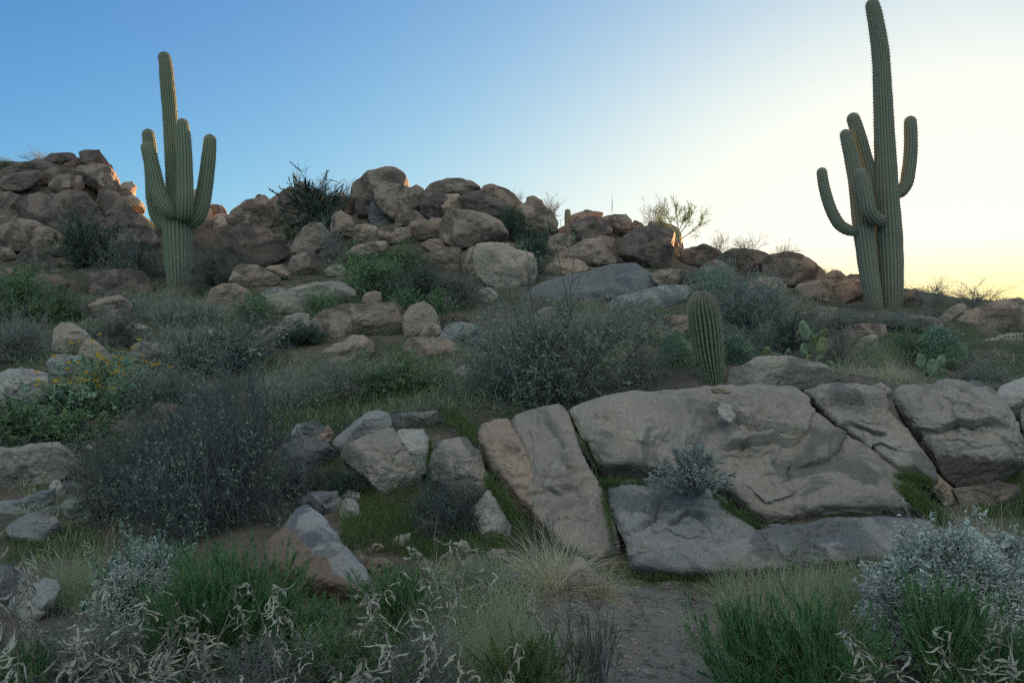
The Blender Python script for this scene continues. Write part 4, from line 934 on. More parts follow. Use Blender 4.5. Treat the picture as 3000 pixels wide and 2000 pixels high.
TW_DARK = plant_mat('twig_dark', (0.069, 0.069, 0.069), (0.150, 0.144, 0.131), trans=0)
TW_GREY = plant_mat('twig_grey', (0.325, 0.319, 0.294), (0.188, 0.188, 0.175), trans=0)
WEEDSTEM = plant_mat('weed_stem', (0.22, 0.19, 0.15), (0.13, 0.11, 0.09), trans=0)
TW_MID = plant_mat('twig_blue_grey', (0.135, 0.15, 0.15), (0.07, 0.08, 0.08), trans=0)
TW_PALE = plant_mat('twig_straw', (0.42, 0.36, 0.25), (0.30, 0.25, 0.17), trans=0)
TW_RED = plant_mat('twig_purple', (0.182, 0.119, 0.112), (0.112, 0.084, 0.084), trans=0)
LF_SAGE = plant_mat('leaf_sage', (0.419, 0.513, 0.324), (0.230, 0.297, 0.203))
LF_GREEN = plant_mat('leaf_green', (0.322, 0.462, 0.203), (0.182, 0.294, 0.133))
LF_DEEP = plant_mat('leaf_deep_green', (0.13, 0.2, 0.11), (0.075, 0.125, 0.08))
LF_COVER = plant_mat('leaf_cover', (0.21, 0.26, 0.155), (0.11, 0.145, 0.09))
LF_PALE = plant_mat('leaf_pale_green', (0.480, 0.552, 0.324), (0.312, 0.396, 0.216))
LF_SILVER = plant_mat('leaf_silver', (0.57, 0.6, 0.53), (0.38, 0.41, 0.37), trans=0.15)
LF_TEAL = plant_mat('leaf_grey_green', (0.400, 0.525, 0.375), (0.250, 0.350, 0.250))
LF_RUST = plant_mat('leaf_rust', (0.255, 0.150, 0.112), (0.150, 0.105, 0.083))
ND_GREEN = plant_mat('needle_bright_green', (0.15, 0.3, 0.12), (0.08, 0.18, 0.08), scale=6)
ND_OLIVE = plant_mat('needle_olive', (0.156, 0.202, 0.072), (0.098, 0.143, 0.052))
DRY = plant_mat('dry_leaf', (0.62, 0.575, 0.47), (0.38, 0.34, 0.27), trans=0.2)
STRAW = plant_mat('straw_blade', (0.713, 0.644, 0.460), (0.483, 0.437, 0.299))
GREYSTRAW = plant_mat('grey_straw_blade', (0.504, 0.564, 0.336), (0.324, 0.372, 0.216))
GRASS = plant_mat('grass_blade', (0.165, 0.235, 0.085), (0.095, 0.14, 0.055), scale=2)
FLOWER = plant_mat('yellow_petal', (0.62, 0.4, 0.03), (0.52, 0.3, 0.02), trans=0.2)

def twig_bush(seed, stems=34, lv=(7, 7, 4), leaves=6500, wig=0.16, el=(15, 88), r=1.0, lw=1.0, droop=0.0):
    rg = np.random.RandomState(seed)
    n = stems; ln = rg.uniform(0.55, 1.0, n)
    p0 = grow(rg, rg.normal(size=(n, 3)) * [0.05, 0.05, 0], dome_dirs(rg, n, *el), ln, 8, wig, 0.03)
    p1, l1 = branch(rg, p0, ln, lv[0], 0.12, 0.95, 0.55, 0.55, 6, wig * 1.2, 0.02, droop, 0.15)
    p2, l2 = branch(rg, p1, l1, lv[1], 0.15, 1.0, 0.75, 0.55, 5, wig * 1.5, 0.0, droop, 0.1)
    ps = [p0, p1, p2]; ra, rb = [.0075, .0036, .0019], [.0034, .0017, .0010]
    if lv[2]:
        p3, l3 = branch(rg, p2, l2, lv[2], 0.2, 1.0, 0.9, 0.5, 3, wig * 1.5, 0.0, droop); ps.append(p3); ra.append(.0012); rb.append(.0007)
    ps = fit(ps)
    for p in ps: p[..., 2] = np.maximum(p[..., 2], 0.01 + 0.02 * rg.rand(*p.shape[:2]))
    V, F = tubes(ps[:2], [x * r for x in ra[:2]], [x * r for x in rb[:2]])
    TV, TF = tubes(ps[2:], [x * r for x in ra[2:]], [x * r for x in rb[2:]])
    pos, d = on_lines(rg, ps[-1], leaves)
    dd = unit(d + rg.normal(size=d.shape) * 0.8)
    LV, LF = leaf_quads(pos, dd, unit(rg.normal(size=d.shape)), rg.uniform(.014, .030, leaves) * lw, rg.uniform(.006, .011, leaves) * lw)
    return [('stems', V, F, TW_DARK), ('foliage', LV, LF, LF_SAGE), ('twigs', TV, TF, TW_GREY)]
for s in range(4): proto('twig', twig_bush(20 + s))
for s in range(3): proto('tangle', twig_bush(40 + s, 46, (8, 7, 4), 5200, 0.30, (0, 88), 0.9, 1.0, 0.05))
for s in range(3): proto('fan', twig_bush(56 + s, 30, (7, 7, 3), 7000, 0.10, (34, 86), 1.0, 1.1))
for s in range(3): proto('bare', twig_bush(50 + s, 13, (6, 5, 3), 260, 0.14, (35, 88), 1.15, 1.0))
for s in range(3): proto('leafy', twig_bush(60 + s, 46, (8, 7, 0), 19000, 0.15, (15, 88), 0.8, 1.5))
for s in range(2): proto('fine', twig_bush(70 + s, 70, (8, 7, 2), 19000, 0.12, (25, 88), 0.6, 0.9))

def broad_bush(seed, n_leaf=5200, leaf=.06, wid=.028, hang=0.2, stems=70, shell=0):
    rg = np.random.RandomState(seed)
    ln = rg.uniform(0.8, 1.0, stems)
    p0 = grow(rg, rg.normal(size=(stems, 3)) * [0.06, 0.06, 0], dome_dirs(rg, stems, 8, 88), ln, 7, 0.13, 0.02)
    p1, l1 = branch(rg, p0, ln, 9, 0.30, 1.0, 0.60, 0.30, 4, 0.15, 0.05)
    ps = fit([p0, p1])
    for p in ps: p[..., 2] = np.maximum(p[..., 2], 0.01)
    V, F = tubes(ps, [.006, .0035], [.003, .0018])
    pos, d = on_lines(rg, ps[1], n_leaf, 0.3)
    if shell:
        sd = dome_dirs(rg, shell, 2, 90); lump = 1 + 0.16 * pn(sd * 3.1 + seed) + 0.10 * pn(sd * 7.0 + seed)
        pos = np.vstack([pos, sd * np.array([0.5, 0.5, 0.95]) * (lump * rg.uniform(0.72, 1.0, shell) ** 0.6)[:, None]]); d = np.vstack([d, sd]); n_leaf += shell
    dd = unit(d + rg.normal(size=d.shape) * 0.7 + np.array([0, 0, -hang]))
    LV, LF = leaf_quads(pos, dd, unit(rg.normal(size=d.shape) * 0.6 + np.array([0, 0, 1.0])), rg.uniform(.6, 1.2, n_leaf) * leaf, rg.uniform(.7, 1.2, n_leaf) * wid)
    return [('stems', V, F, TW_GREY), ('foliage', LV, LF, LF_TEAL)], ps
for s in range(3): proto('broad', broad_bush(80 + s)[0])
for s in range(2): proto('silver', broad_bush(90 + s, 16000, .040, .016, 0.25, 110, 15000)[0])
def flowered(seed):
    parts, ps = broad_bush(seed, 5600, .05, .024, 0.0)
    rg = np.random.RandomState(seed); n = 170
    i = rg.choice(len(ps[1]), n, replace=False); tip = ps[1][i, -1]; k = tip[:, 2] > 0.45; tip = tip[k]; n = len(tip)
    p = grow(rg, tip, unit(tip * [0.4, 0.4, 1] + rg.normal(size=(n, 3)) * 0.15), rg.uniform(.12, .26, n), 4, 0.08)
    V, F = tubes([p], [.0025], [.0015])
    _n, V0, F0, _m = parts[0]; parts[0] = ('stems', np.vstack([V0, V]), np.vstack([F0, F + len(V0)]), LF_PALE)
    c = np.repeat(p[:, -1], 11, 0); m = len(c); a = np.tile(np.arange(11) / 11 * 2 * np.pi, n)
    d = np.stack([np.cos(a), np.sin(a), 0.25 * rg.normal(size=m)], 1); tl = np.repeat(unit(rg.normal(size=(n, 3)) * 0.7 + [0, -0.6, 0.8]), 11, 0)
    d = unit(d - tl * (d * tl).sum(1, keepdims=True))
    LV, LF = leaf_quads(c, d, tl, np.full(m, .027), np.full(m, .015), 0.0)
    parts.append(('flowers', LV, LF, FLOWER)); return parts
proto('flowered', flowered(99))

def feather_bush(seed, stems=130, needles=24000):
    rg = np.random.RandomState(seed); ln = rg.uniform(0.6, 1.0, stems)
    p0 = grow(rg, rg.normal(size=(stems, 3)) * [0.10, 0.10, 0], dome_dirs(rg, stems, 28, 88), ln, 7, 0.08, 0.05)
    p1, l1 = branch(rg, p0, ln, 8, 0.3, 1.0, 0.30, 0.34, 4, 0.07, 0.09)
    ps = fit([p0, p1]); V, F = tubes(ps, [.005, .0028], [.002, .0014])
    pos, d = on_lines(rg, ps[1], needles, 0.05)
    dd = unit(d + rg.normal(size=d.shape) * 0.35 + [0, 0, 0.15])
    LV, LF = leaf_quads(pos, dd, unit(rg.normal(size=d.shape)), rg.uniform(.03, .055, needles), rg.uniform(.0045, .0075, needles))
    return [('stems', V, F, LF_GREEN), ('foliage', LV, LF, ND_GREEN)]
for s in range(3): proto('feather', feather_bush(110 + s))

def blades(rg, root, dirs, ln, wd, K=6, wig=0.05, droop=0.25):
    p = grow(rg, root, dirs, ln, K, wig, 0.0, droop)
    T = unit(np.gradient(p, axis=1)); s = unit(np.cross(T, unit(rg.normal(size=(len(p), 1, 3)))))
    w = (np.linspace(1, 0.08, K)[None, :, None] * wd[:, None, None])
    n = unit(np.cross(T, s)) * w * 0.35
    V = np.stack([p - s * w, p + n, p + s * w], 2)
    B = len(p); base = (np.arange(B) * K * 3)[:, None, None] + (np.arange(K - 1) * 3)[None, :, None]; j = np.arange(2)[None, None]
    F = np.stack([base + j, base + j + 1, base + 3 + j + 1, base + 3 + j], -1).reshape(-1, 4)
    return V.reshape(-1, 3), F, p
def tuft(seed, n=620, el=(12, 85), wd=.0045, droop=0.35, spread=0.10, mat=STRAW):
    rg = np.random.RandomState(seed)
    V, F, p = blades(rg, rg.normal(size=(n, 3)) * [spread, spread, 0], dome_dirs(rg, n, *el), rg.uniform(0.5, 1.05, n), np.full(n, wd) * rg.uniform(.6, 1.3, n), 7, 0.06, droop)
    wx = np.percentile(np.abs(V[:, :2]), 98.5); V = V * [0.5 / wx, 0.5 / wx, 1 / np.percentile(V[:, 2], 99)]; V[:, 2] = np.maximum(V[:, 2], 0.005)
    return [('blades', V, F, mat)]
for s in range(2): proto('tuft', tuft(130 + s))
for s in range(3): proto('wisp', tuft(140 + s, 900, (30, 88), .0030, 0.20, 0.22, GREYSTRAW))

def dry_weed(seed):
    rg = np.random.RandomState(seed); n = rg.randint(2, 4)
    ln = rg.uniform(0.75, 1.0, n); d0 = dome_dirs(rg, n, 62, 86)
    p0 = grow(rg, rg.normal(size=(n, 3)) * [0.02, 0.02, 0], d0, ln, 12, 0.12, 0.02)
    p1, l1 = branch(rg, p0, ln, 4, 0.45, 0.95, 0.45, 0.20, 5, 0.14, 0.02)
    sc = 1.0 / np.percentile(p0[..., 2], 99); p0, p1 = p0 * sc, p1 * sc
    V, F = tubes([p0, p1], [.0065, .0040], [.0032, .0020], 5)
    m = rg.randint(40, 58)
    pa, da = on_lines(rg, p0, m // 2, 0.45); pb, db = on_lines(rg, p1, m - m // 2, 0.2)
    pos = np.vstack([pa, pb]); d = unit(np.vstack([da, db]) * 0.3 + rg.normal(size=(m, 3)) * [0.8, 0.8, 0.5])
    K = 9; L = rg.uniform(.05, .17, m); c = np.zeros((m, K, 3)); c[:, 0] = pos
    curl = rg.normal(size=(m, 3)) * 0.22
    for k in range(1, K):
        d = unit(d + np.array([0, 0, -0.26]) * (k < 6) + curl * (0.4 + 0.35 * k) * 0.5 + rg.normal(size=d.shape) * 0.14)
        c[:, k] = c[:, k - 1] + d * (L / (K - 1))[:, None]
    T = unit(np.gradient(c, axis=1)); tw = np.linspace(0, 1, K)[None] * rg.uniform(-2.5, 2.5, (m, 1)) + rg.uniform(0, 6.28, (m, 1))
    ref = unit(np.cross(T, np.array([0.3, 0.2, 1.0]))); ref2 = np.cross(T, ref)
    s = np.cos(tw)[..., None] * ref + np.sin(tw)[..., None] * ref2; nn = np.cross(T, s)
    w = (np.sin(np.linspace(0.15, np.pi - 0.05, K)) ** 0.7)[None, :, None] * (rg.uniform(.004, .010, m))[:, None, None] * (1 + 0.35 * rg.normal(size=(m, K, 1)))
    Vl = np.stack([c - s * w, c - s * w * 0.45 + nn * w * 0.75, c + nn * w * 1.0, c + s * w * 0.45 + nn * w * 0.75, c + s * w], 2)
    base = (np.arange(m) * K * 5)[:, None, None] + (np.arange(K - 1) * 5)[None, :, None]; j = np.arange(4)[None, None]
    Fl = np.stack([base + j, base + j + 1, base + 5 + j + 1, base + 5 + j], -1).reshape(-1, 4)
    return [('stems', V, F, WEEDSTEM), ('curled_leaves', Vl.reshape(-1, 3), Fl, DRY)]
for s in range(7): proto('weed', dry_weed(150 + s))
def dark_upright(seed):
    rg = np.random.RandomState(seed); n = 46; ln = rg.uniform(0.5, 1.0, n)
    p0 = grow(rg, rg.normal(size=(n, 3)) * [0.12, 0.12, 0], dome_dirs(rg, n, 58, 88), ln, 6, 0.06, 0.02)
    p1, l1 = branch(rg, p0, ln, 3, 0.35, 0.95, 0.4, 0.3, 4, 0.1, 0.05)
    ps = fit([p0, p1]); V, F = tubes(ps, [.010, .006], [.005, .003])
    pos, d = on_lines(rg, ps[1], 200); LV, LF = leaf_quads(pos, unit(d + rg.normal(size=d.shape) * .5), unit(rg.normal(size=d.shape)), np.full(200, .05), np.full(200, .014))
    return [('stems', V, F, TW_DARK), ('foliage', LV, LF, LF_RUST)]
proto('upright', dark_upright(170))

def small_tree(seed, lean):
    """palo verde: short forked trunk, airy crown"""
    rg = np.random.RandomState(seed)
    tr = np.array([[[0, 0, 0], [.02, 0, .10], [-.01, .01, .20], [-.03, 0, .30]]]) + 0.0
    limbs = np.array([[-.5, .1, 1.0], [.55, -.1, .75], [.9, .15, .32], [-.15, -.3, 1.0], [-.9, .2, .7], [.3, .35, .9]])
    n = len(limbs)
    p0 = grow(rg, np.repeat(tr[:, -1], n, 0) - [[0, 0, k] for k in (.0, .04, .12, .02, .06, .03)], unit(limbs), np.array([.5, .55, .6, .55, .42, .45]), 7, 0.14, 0.03)
    p1, l1 = branch(rg, p0, np.full(n, .5), 9, 0.3, 1.0, 0.5, 0.55, 6, 0.15, 0.05)
    p2, l2 = branch(rg, p1, l1, 9, 0.2, 1.0, 0.5, 0.5, 5, 0.12, 0.06)
    p3, l3 = branch(rg, p2, l2, 5, 0.2, 1.0, 0.5, 0.5, 3, 0.1, 0.05)
    s = np.array([0.55 / 0.62, 0.6, 1 / 0.95])
    V, F = tubes([tr * s], [.020], [.014], 7); Vb, Fb = tubes([q * s for q in (p0, p1, p2, p3)], [.010, .0045, .0022, .0014], [.004, .0022, .0012, .0008], 4)
    pos, d = on_lines(rg, p3 * s, 2600); LV, LF = leaf_quads(pos, unit(d + rg.normal(size=d.shape) * .6), unit(rg.normal(size=d.shape)), rg.uniform(.012, .025, 2600), np.full(2600, .006))
    V2 = np.vstack([Vb]); return [('trunk', V, F, TW_GREY), ('branches', V2, Fb, ND_OLIVE), ('crown', LV, LF, ND_OLIVE)]
proto('tree', small_tree(180, 0))
def juniper(seed):
    rg = np.random.RandomState(seed)
    tr = np.array([[[0, 0, 0], [.01, 0, .2], [-.02, 0, .45], [.0, .01, .7]]])
    n = 110; s0 = np.zeros((n, 3)); s0[:, 2] = rg.uniform(0.05, 0.7, n)
    ln = rg.uniform(.25, .5, n); p0 = grow(rg, s0, dome_dirs(rg, n, -10, 75), ln, 6, 0.12, 0.05)
    p1, l1 = branch(rg, p0, ln, 12, 0.3, 1.0, 0.6, 0.42, 4, 0.12, 0.06)
    ps = fit([p0, p1]); V, F = tubes([tr], [.03], [.012], 6); Vb, Fb = tubes(ps, [.006, .003], [.003, .0015])
    pos, d = on_lines(rg, ps[1], 42000, 0.1); LV, LF = leaf_quads(pos, unit(d + rg.normal(size=d.shape) * .6), unit(rg.normal(size=d.shape)), rg.uniform(.014, .030, 42000), rg.uniform(.007, .012, 42000))
    return [('trunk', V, F, TW_GREY), ('branches', Vb, Fb, TW_GREY), ('foliage', LV, LF, LF_DEEP)]
proto('juniper', juniper(190))

NAMES = {'fan': ('open_shrub', 'shrub'), 'twig': ('twiggy_shrub', 'shrub'), 'tangle': ('tangled_shrub', 'shrub'), 'bare': ('bare_shrub', 'shrub'), 'leafy': ('leafy_shrub', 'shrub'),
         'fine': ('fine_shrub', 'shrub'), 'broad': ('broadleaf_shrub', 'shrub'), 'silver': ('silver_shrub', 'shrub'), 'flowered': ('flowering_shrub', 'shrub'),
         'feather': ('feathery_shrub', 'shrub'), 'tuft': ('bunch_grass', 'grass'), 'wisp': ('grass_clump', 'grass'), 'weed': ('dry_weed', 'weed'),
         'upright': ('dead_shrub', 'shrub'), 'tree': ('small_tree', 'tree'), 'juniper': ('juniper', 'shrub')}
_cnt = {}
SHRINK = {'tangle': 0.82, 'twig': 0.80, 'leafy': 0.86, 'fine': 0.85}
GA, GB, GC, GD = 'shrubs on the slope', 'shrubs along the skyline', 'foreground plants', 'dried weeds in the foreground'
def plant(kind, px, row, w, h, label, D=None, mats=None, group=None, rz=None, deep=1.0, dmin=2.0, sink=0.03):
    i = _cnt.get(kind, 0); _cnt[kind] = i + 1
    var = PROTO[kind][i % len(PROTO[kind])]
    given = D is not None
    if D is None: D = ground_at(px, row, dmin)
    b = P(px, row, D); gz = float(ground_z(b[0], b[1])[0])
    if not given: b[2] = gz
    b[2] -= sink
    nm, cat = NAMES[kind]
    root = empty(nm, b, label, cat, group)
    if group == GA and kind in SHRINK and D > 7.5: w, h = w * SHRINK[kind], h * SHRINK[kind] * 0.92
    s = D / FPX; root.scale = (w * s, w * s * deep, h * s + sink)
    root.rotation_euler = (0, 0, (i * 2.399) % 6.283 if rz is None else rz)
    for k, (pn_, me, mt) in enumerate(var):
        o = link(pn_, me, root); o.parent = root
        if mats and k < len(mats) and mats[k]:
            o.material_slots[0].link = 'OBJECT'; o.material_slots[0].material = mats[k]
    return root

# ------------------------------------------------------------------ planting: shape, where its foot shows, width, height, label
D_, G_, L_ = TW_DARK, TW_GREY, TW_PALE
T = plant
# left slope
T('leafy', 270, 810, 280, 220, 'dark green leafy shrub growing up the foot of the left outcrop', D=21.6, mats=[D_, LF_DEEP], group=GA)
T('twig', 410, 850, 280, 210, 'dark twiggy shrub in the gap left of the left saguaro trunk', D=20.8, mats=[D_, LF_DEEP], group=GA)
T('leafy', 70, 940, 290, 200, 'green leafy shrub at the left edge under the outcrop', D=16.5, mats=[D_, LF_GREEN], group=GA)
T('leafy', 170, 955, 180, 140, 'brighter green shrub left of the flat topped boulder', D=16.0, mats=[D_, LF_GREEN], group=GA)
T('twig', 40, 1085, 300, 240, 'dark bluish twiggy shrub at the left edge above the pale boulder', D=12.6, mats=[D_, LF_SAGE], group=GA)
T('twig', 340, 1050, 260, 190, 'dark twiggy shrub behind the egg shaped boulder', D=13.2, mats=[D_, LF_DEEP], group=GA)
T('fine', 330, 915, 230, 70, 'grey twiggy shrub in front of the broad flat topped boulder', D=16.2, mats=[TW_RED, LF_SAGE], group=GA)
T('fine', 540, 970, 280, 130, 'grey green bush around the foot of the left saguaro', D=15.6, mats=[G_, LF_SAGE], group=GA)
T('fan', 560, 1125, 400, 200, 'wide grey twiggy bush below the left saguaro', D=11.6, mats=[D_, LF_SAGE], group=GA)
T('fan', 700, 1100, 300, 190, 'dark shrub between the wide grey bush and the tan sloping boulder', D=12.0, mats=[D_, LF_SAGE], group=GA)
T('twig', 640, 840, 300, 150, 'dark twiggy shrub growing across the wide whaleback boulder', D=19.0, mats=[D_, LF_DEEP], group=GA)
T('bare', 660, 880, 170, 110, 'bare shrub behind the tan lozenge boulder', D=18.8, mats=[D_, LF_SAGE], group=GA)
T('leafy', 745, 945, 180, 100, 'mid green shrub left of the pale triangular boulder', D=14.4, mats=[G_, LF_GREEN], group=GA)
T('leafy', 940, 935, 130, 110, 'green leafy shrub in front of the long low pale boulder', D=14.2, mats=[G_, LF_GREEN], group=GA)
T('leafy', 890, 1010, 200, 80, 'low green shrub against the left end of the whaleback', D=12.6, mats=[D_, LF_DEEP], group=GA)
T('flowered', 290, 1250, 330, 200, 'brittlebush with yellow flowers on the left slope', D=9.9, group=GA)
T('broad', 180, 1245, 230, 110, 'green broadleaf bush left of the yellow flowers', D=9.6, mats=[G_, LF_TEAL], group=GA)
T('broad', 60, 1320, 260, 130, 'leafy green bush at the left edge below the pale boulder', D=8.6, mats=[G_, LF_GREEN], group=GA)
T('broad', 210, 1320, 230, 110, 'leafy bush below the yellow flowered one', D=8.7, mats=[D_, LF_GREEN], group=GA)
T('fine', 500, 1210, 320, 170, 'grey green shrub right of the yellow flowers', D=10.0, mats=[D_, LF_SAGE], group=GA)
T('tangle', 650, 1610, 540, 520, 'huge dark tangle of bare twigs, biggest bush on the left', D=6.3, mats=[D_, LF_SAGE, TW_MID], group=GA, deep=0.8)
T('tangle', 430, 1590, 360, 350, 'dark tangled bush joined to the left side of the huge one', D=6.7, mats=[D_, LF_SAGE, TW_MID], group=GA)
T('tangle', 600, 1310, 430, 200, 'dark tangled bush behind the huge one', D=8.0, mats=[D_, LF_SAGE, TW_MID], group=GA)
T('bare', 380, 1440, 420, 200, 'sparse bare branches reaching left over the lower rocks', D=7.4, mats=[D_, LF_SAGE], group=GA)
T('fine', 850, 1235, 300, 190, 'pale green shrub above the row of small stones', D=9.4, mats=[G_, LF_PALE], group=GA)
T('fine', 1010, 1215, 330, 220, 'grey green grassy shrub in front of the tan sloping boulder', D=9.9, mats=[G_, LF_PALE], group=GA)
T('leafy', 1150, 1180, 380, 170, 'mid green shrub below the smooth tan dome', D=10.0, mats=[D_, LF_GREEN], group=GA)
T('tangle', 1225, 1265, 190, 110, 'reddish brown leafed shrub above the flat grey stone', D=7.9, mats=[TW_RED, LF_RUST], group=GA)
T('twig', 1370, 1235, 250, 170, 'dark bluish twiggy shrub left of the great central bush', D=8.9, mats=[D_, LF_SAGE, TW_MID], group=GA)
T('leafy', 1080, 880, 260, 170, 'green shrub spreading below the flat tan boulder', D=16.8, mats=[D_, LF_GREEN], group=GA)
T('leafy', 1180, 790, 170, 90, 'green shrub under the lumpy tan boulder', D=19.8, mats=[D_, LF_GREEN], group=GA)
T('twig', 1230, 890, 300, 170, 'dark bluish shrub left of the big pale round boulder', D=16.4, mats=[D_, LF_SAGE, TW_MID], group=GA)
T('twig', 1340, 900, 210, 140, 'dark bluish shrub touching the big pale round boulder', D=16.2, mats=[D_, LF_DEEP], group=GA)
T('broad', 1190, 925, 120, 75, 'small green broadleaf plant above the upright cream boulder', D=13.9, mats=[G_, LF_GREEN], group=GA)
T('broad', 1275, 930, 120, 75, 'small pale green plant right of the other broadleaf one', D=13.8, mats=[G_, LF_GREEN], group=GA)
T('bare', 975, 800, 190, 150, 'bare dark bush in front of the pale boulders left of the middle pile', D=18.9, mats=[D_, LF_SAGE], group=GA)
T('juniper', 920, 735, 190, 200, 'dark green juniper wedged in the skyline boulders', D=23.0, group=GB)
T('bare', 1015, 600, 80, 75, 'bare pale twigs on the skyline right of the juniper', D=25.3, mats=[G_, LF_SAGE], group=GB)
T('bare', 870, 570, 34, 80, 'thin upright spindly plant on the skyline above the juniper', D=25.2, mats=[D_, LF_DEEP], group=GB)
T('bare', 950, 570, 70, 60, 'leafy twig tips on the skyline above the middle of the juniper', D=24.4, mats=[D_, LF_DEEP], group=GB)
T('leafy', 1560, 800, 170, 150, 'green shrub in the cleft left of the cube shaped boulder', D=19.8, mats=[D_, LF_DEEP], group=GA)
T('leafy', 1490, 700, 100, 120, 'dark green shrub in the cleft beside the domed skyline boulder', D=22.6, mats=[D_, LF_DEEP], group=GA)
T('twig', 1585, 850, 90, 130, 'dark shrub right of the big pale round boulder', D=19.2, mats=[D_, LF_DEEP], group=GA)
T('fan', 1650, 1205, 520, 385, 'great dark twiggy bush in the middle above the ledge', D=8.3, mats=[D_, LF_SAGE], group=GA)
T('fine', 1480, 1190, 320, 280, 'grey green side of the great central bush, on its left', D=9.0, mats=[D_, LF_SAGE], group=GA)
T('fine', 1560, 1010, 260, 110, 'pale grey green shrub behind the great central bush', D=12.6, mats=[G_, LF_SAGE], group=GA)
T('fine', 1780, 1010, 250, 130, 'grey green shrub below the large sloping slab', D=12.8, mats=[G_, LF_SAGE], group=GA)
T('tangle', 1870, 1160, 260, 180, 'brownish twiggy shrub left of the barrel cactus', D=8.6, mats=[TW_RED, LF_SAGE], group=GA)
T('silver', 1975, 1090, 110, 120, 'silvery dry shrub touching the left side of the barrel cactus', D=9.3, mats=[G_, LF_TEAL], group=GA)
T('fan', 2190, 975, 330, 210, 'fuzzy green shrub right behind the barrel cactus', D=12.4, mats=[G_, LF_TEAL], group=GA)
T('twig', 2310, 1030, 280, 160, 'dark shrub behind the tall prickly pear', D=10.8, mats=[D_, LF_SAGE, TW_MID], group=GA)
T('fine', 2230, 910, 230, 90, 'green shrub below the big domed skyline boulder', D=15.4, mats=[G_, LF_TEAL], group=GA)
T('silver', 2150, 1062, 130, 80, 'silvery grey shrub right of the barrel cactus', D=9.3, mats=[G_, LF_TEAL], group=GA)
T('bare', 2460, 1080, 190, 150, 'purple bare twigs right of the tall prickly pear', D=10.6, mats=[TW_RED, LF_RUST], group=GA)
T('tangle', 2450, 965, 240, 80, 'grey twiggy shrub at the foot of the right saguaro', D=14.2, mats=[G_, LF_SAGE], group=GA)
T('leafy', 2650, 1050, 150, 110, 'dark green leafy shrub on the right slope', D=11.0, mats=[D_, LF_GREEN], group=GA)
T('silver', 2750, 1050, 140, 90, 'silver grey shrub right of the dark green leafy one', D=10.8, mats=[G_, LF_TEAL], group=GA)
T('tangle', 2640, 965, 230, 70, 'grey brush behind the dark green leafy shrub', D=14.4, mats=[G_, LF_SAGE], group=GA)
T('tangle', 2870, 1135, 250, 85, 'grey brush above the pale boulder at the right edge', D=9.4, mats=[G_, LF_SAGE], group=GA)
T('wisp', 2500, 1140, 180, 110, 'straw coloured grass behind the slanting block', D=8.9, mats=[STRAW], group=GA)
T('wisp', 2620, 1140, 170, 110, 'straw coloured grass left of the small prickly pear', D=8.8, mats=[STRAW], group=GA)
T('wisp', 2560, 1060, 200, 80, 'straw grass clump in front of the round pale stone', D=10.8, mats=[GREYSTRAW], group=GA)
T('broad', 2765, 1155, 70, 45, 'small pale leafy plant behind the big right block', D=8.0, mats=[G_, LF_PALE], group=GA)
T('leafy', 2090, 865, 170, 110, 'green shrub beside the tilted dark block', D=16.6, mats=[G_, LF_TEAL], group=GA)
# skyline
T('tree', 1990, 728, 165, 140, 'small airy palo verde tree on the skyline', D=22.3, rz=0.0, mats=[G_, LF_PALE, LF_PALE])  # pale branch and leaf colours stand in for sunlight shining through
T('bare', 1915, 670, 90, 90, 'pale twigs on the skyline left of the small tree', D=23.5, mats=[L_, LF_PALE], group=GB)
T('bare', 2190, 765, 140, 80, 'leafy twigs against the glow left of the big dome', D=21.2, mats=[G_, LF_SAGE], group=GB)
T('bare', 2110, 745, 70, 70, 'twiggy shrub on the skyline right of the small tree', D=21.8, mats=[G_, LF_SAGE], group=GB)
T('bare', 2290, 765, 70, 60, 'thin twigs on top of the big domed boulder', D=20.8, mats=[G_, LF_SAGE], group=GB)
T('bare', 2740, 905, 150, 90, 'leafy twigs in the sunset right of the right saguaro', D=17.6, mats=[G_, LF_SAGE], group=GB)
T('bare', 2860, 905, 180, 80, 'sprawling branch silhouetted at the brightest part of the sky', D=17.5, mats=[G_, LF_SAGE], group=GB)
T('bare', 105, 475, 75, 40, 'pale dry twigs on the top of the left outcrop', D=26.4, mats=[L_, LF_PALE], group=GB)
T('fine', 20, 500, 70, 35, 'sunlit yellowish bush at the left edge of the skyline', D=26.6, mats=[L_, LF_PALE], group=GB)
T('bare', 465, 720, 90, 160, 'leafy twigs in the sky gap left of the left saguaro', D=25.0, mats=[D_, LF_DEEP], group=GB)
T('bare', 1620, 640, 80, 70, 'twigs on the skyline left of the tiny saguaro', D=24.2, mats=[G_, LF_SAGE], group=GB)
T('bare', 1515, 605, 60, 50, 'short twigs on the skyline left of the horned boulder', D=24.4, mats=[G_, LF_SAGE], group=GB)
T('bare', 1793, 632, 6, 66, 'single thin stalk standing on the right skyline', D=24.0, mats=[G_, LF_PALE], group=GB)
# on and below the ledge
T('broad', 2030, 1432, 250, 120, 'silvery leaved bush growing out of the crack in the huge slab', D=6.02, mats=[G_, LF_SILVER], group=GA, deep=0.6, rz=0.4)
T('bare', 2020, 1420, 120, 190, 'grey stalks above the silvery bush on the huge slab', D=6.15, mats=[G_, LF_SAGE], group=GA, deep=0.4)
T('tangle', 1290, 1545, 240, 170, 'dark bare shrub in front of the upright grey stone', D=6.1, mats=[D_, LF_SAGE, TW_MID], group=GA)
T('twig', 880, 1450, 200, 110, 'dark green shrub below the dark blue dome', D=6.8, mats=[D_, LF_DEEP], group=GA)
T('leafy', 1000, 1440, 120, 70, 'dark green weeds under the pale angular block', D=6.6, mats=[D_, LF_DEEP], group=GA)
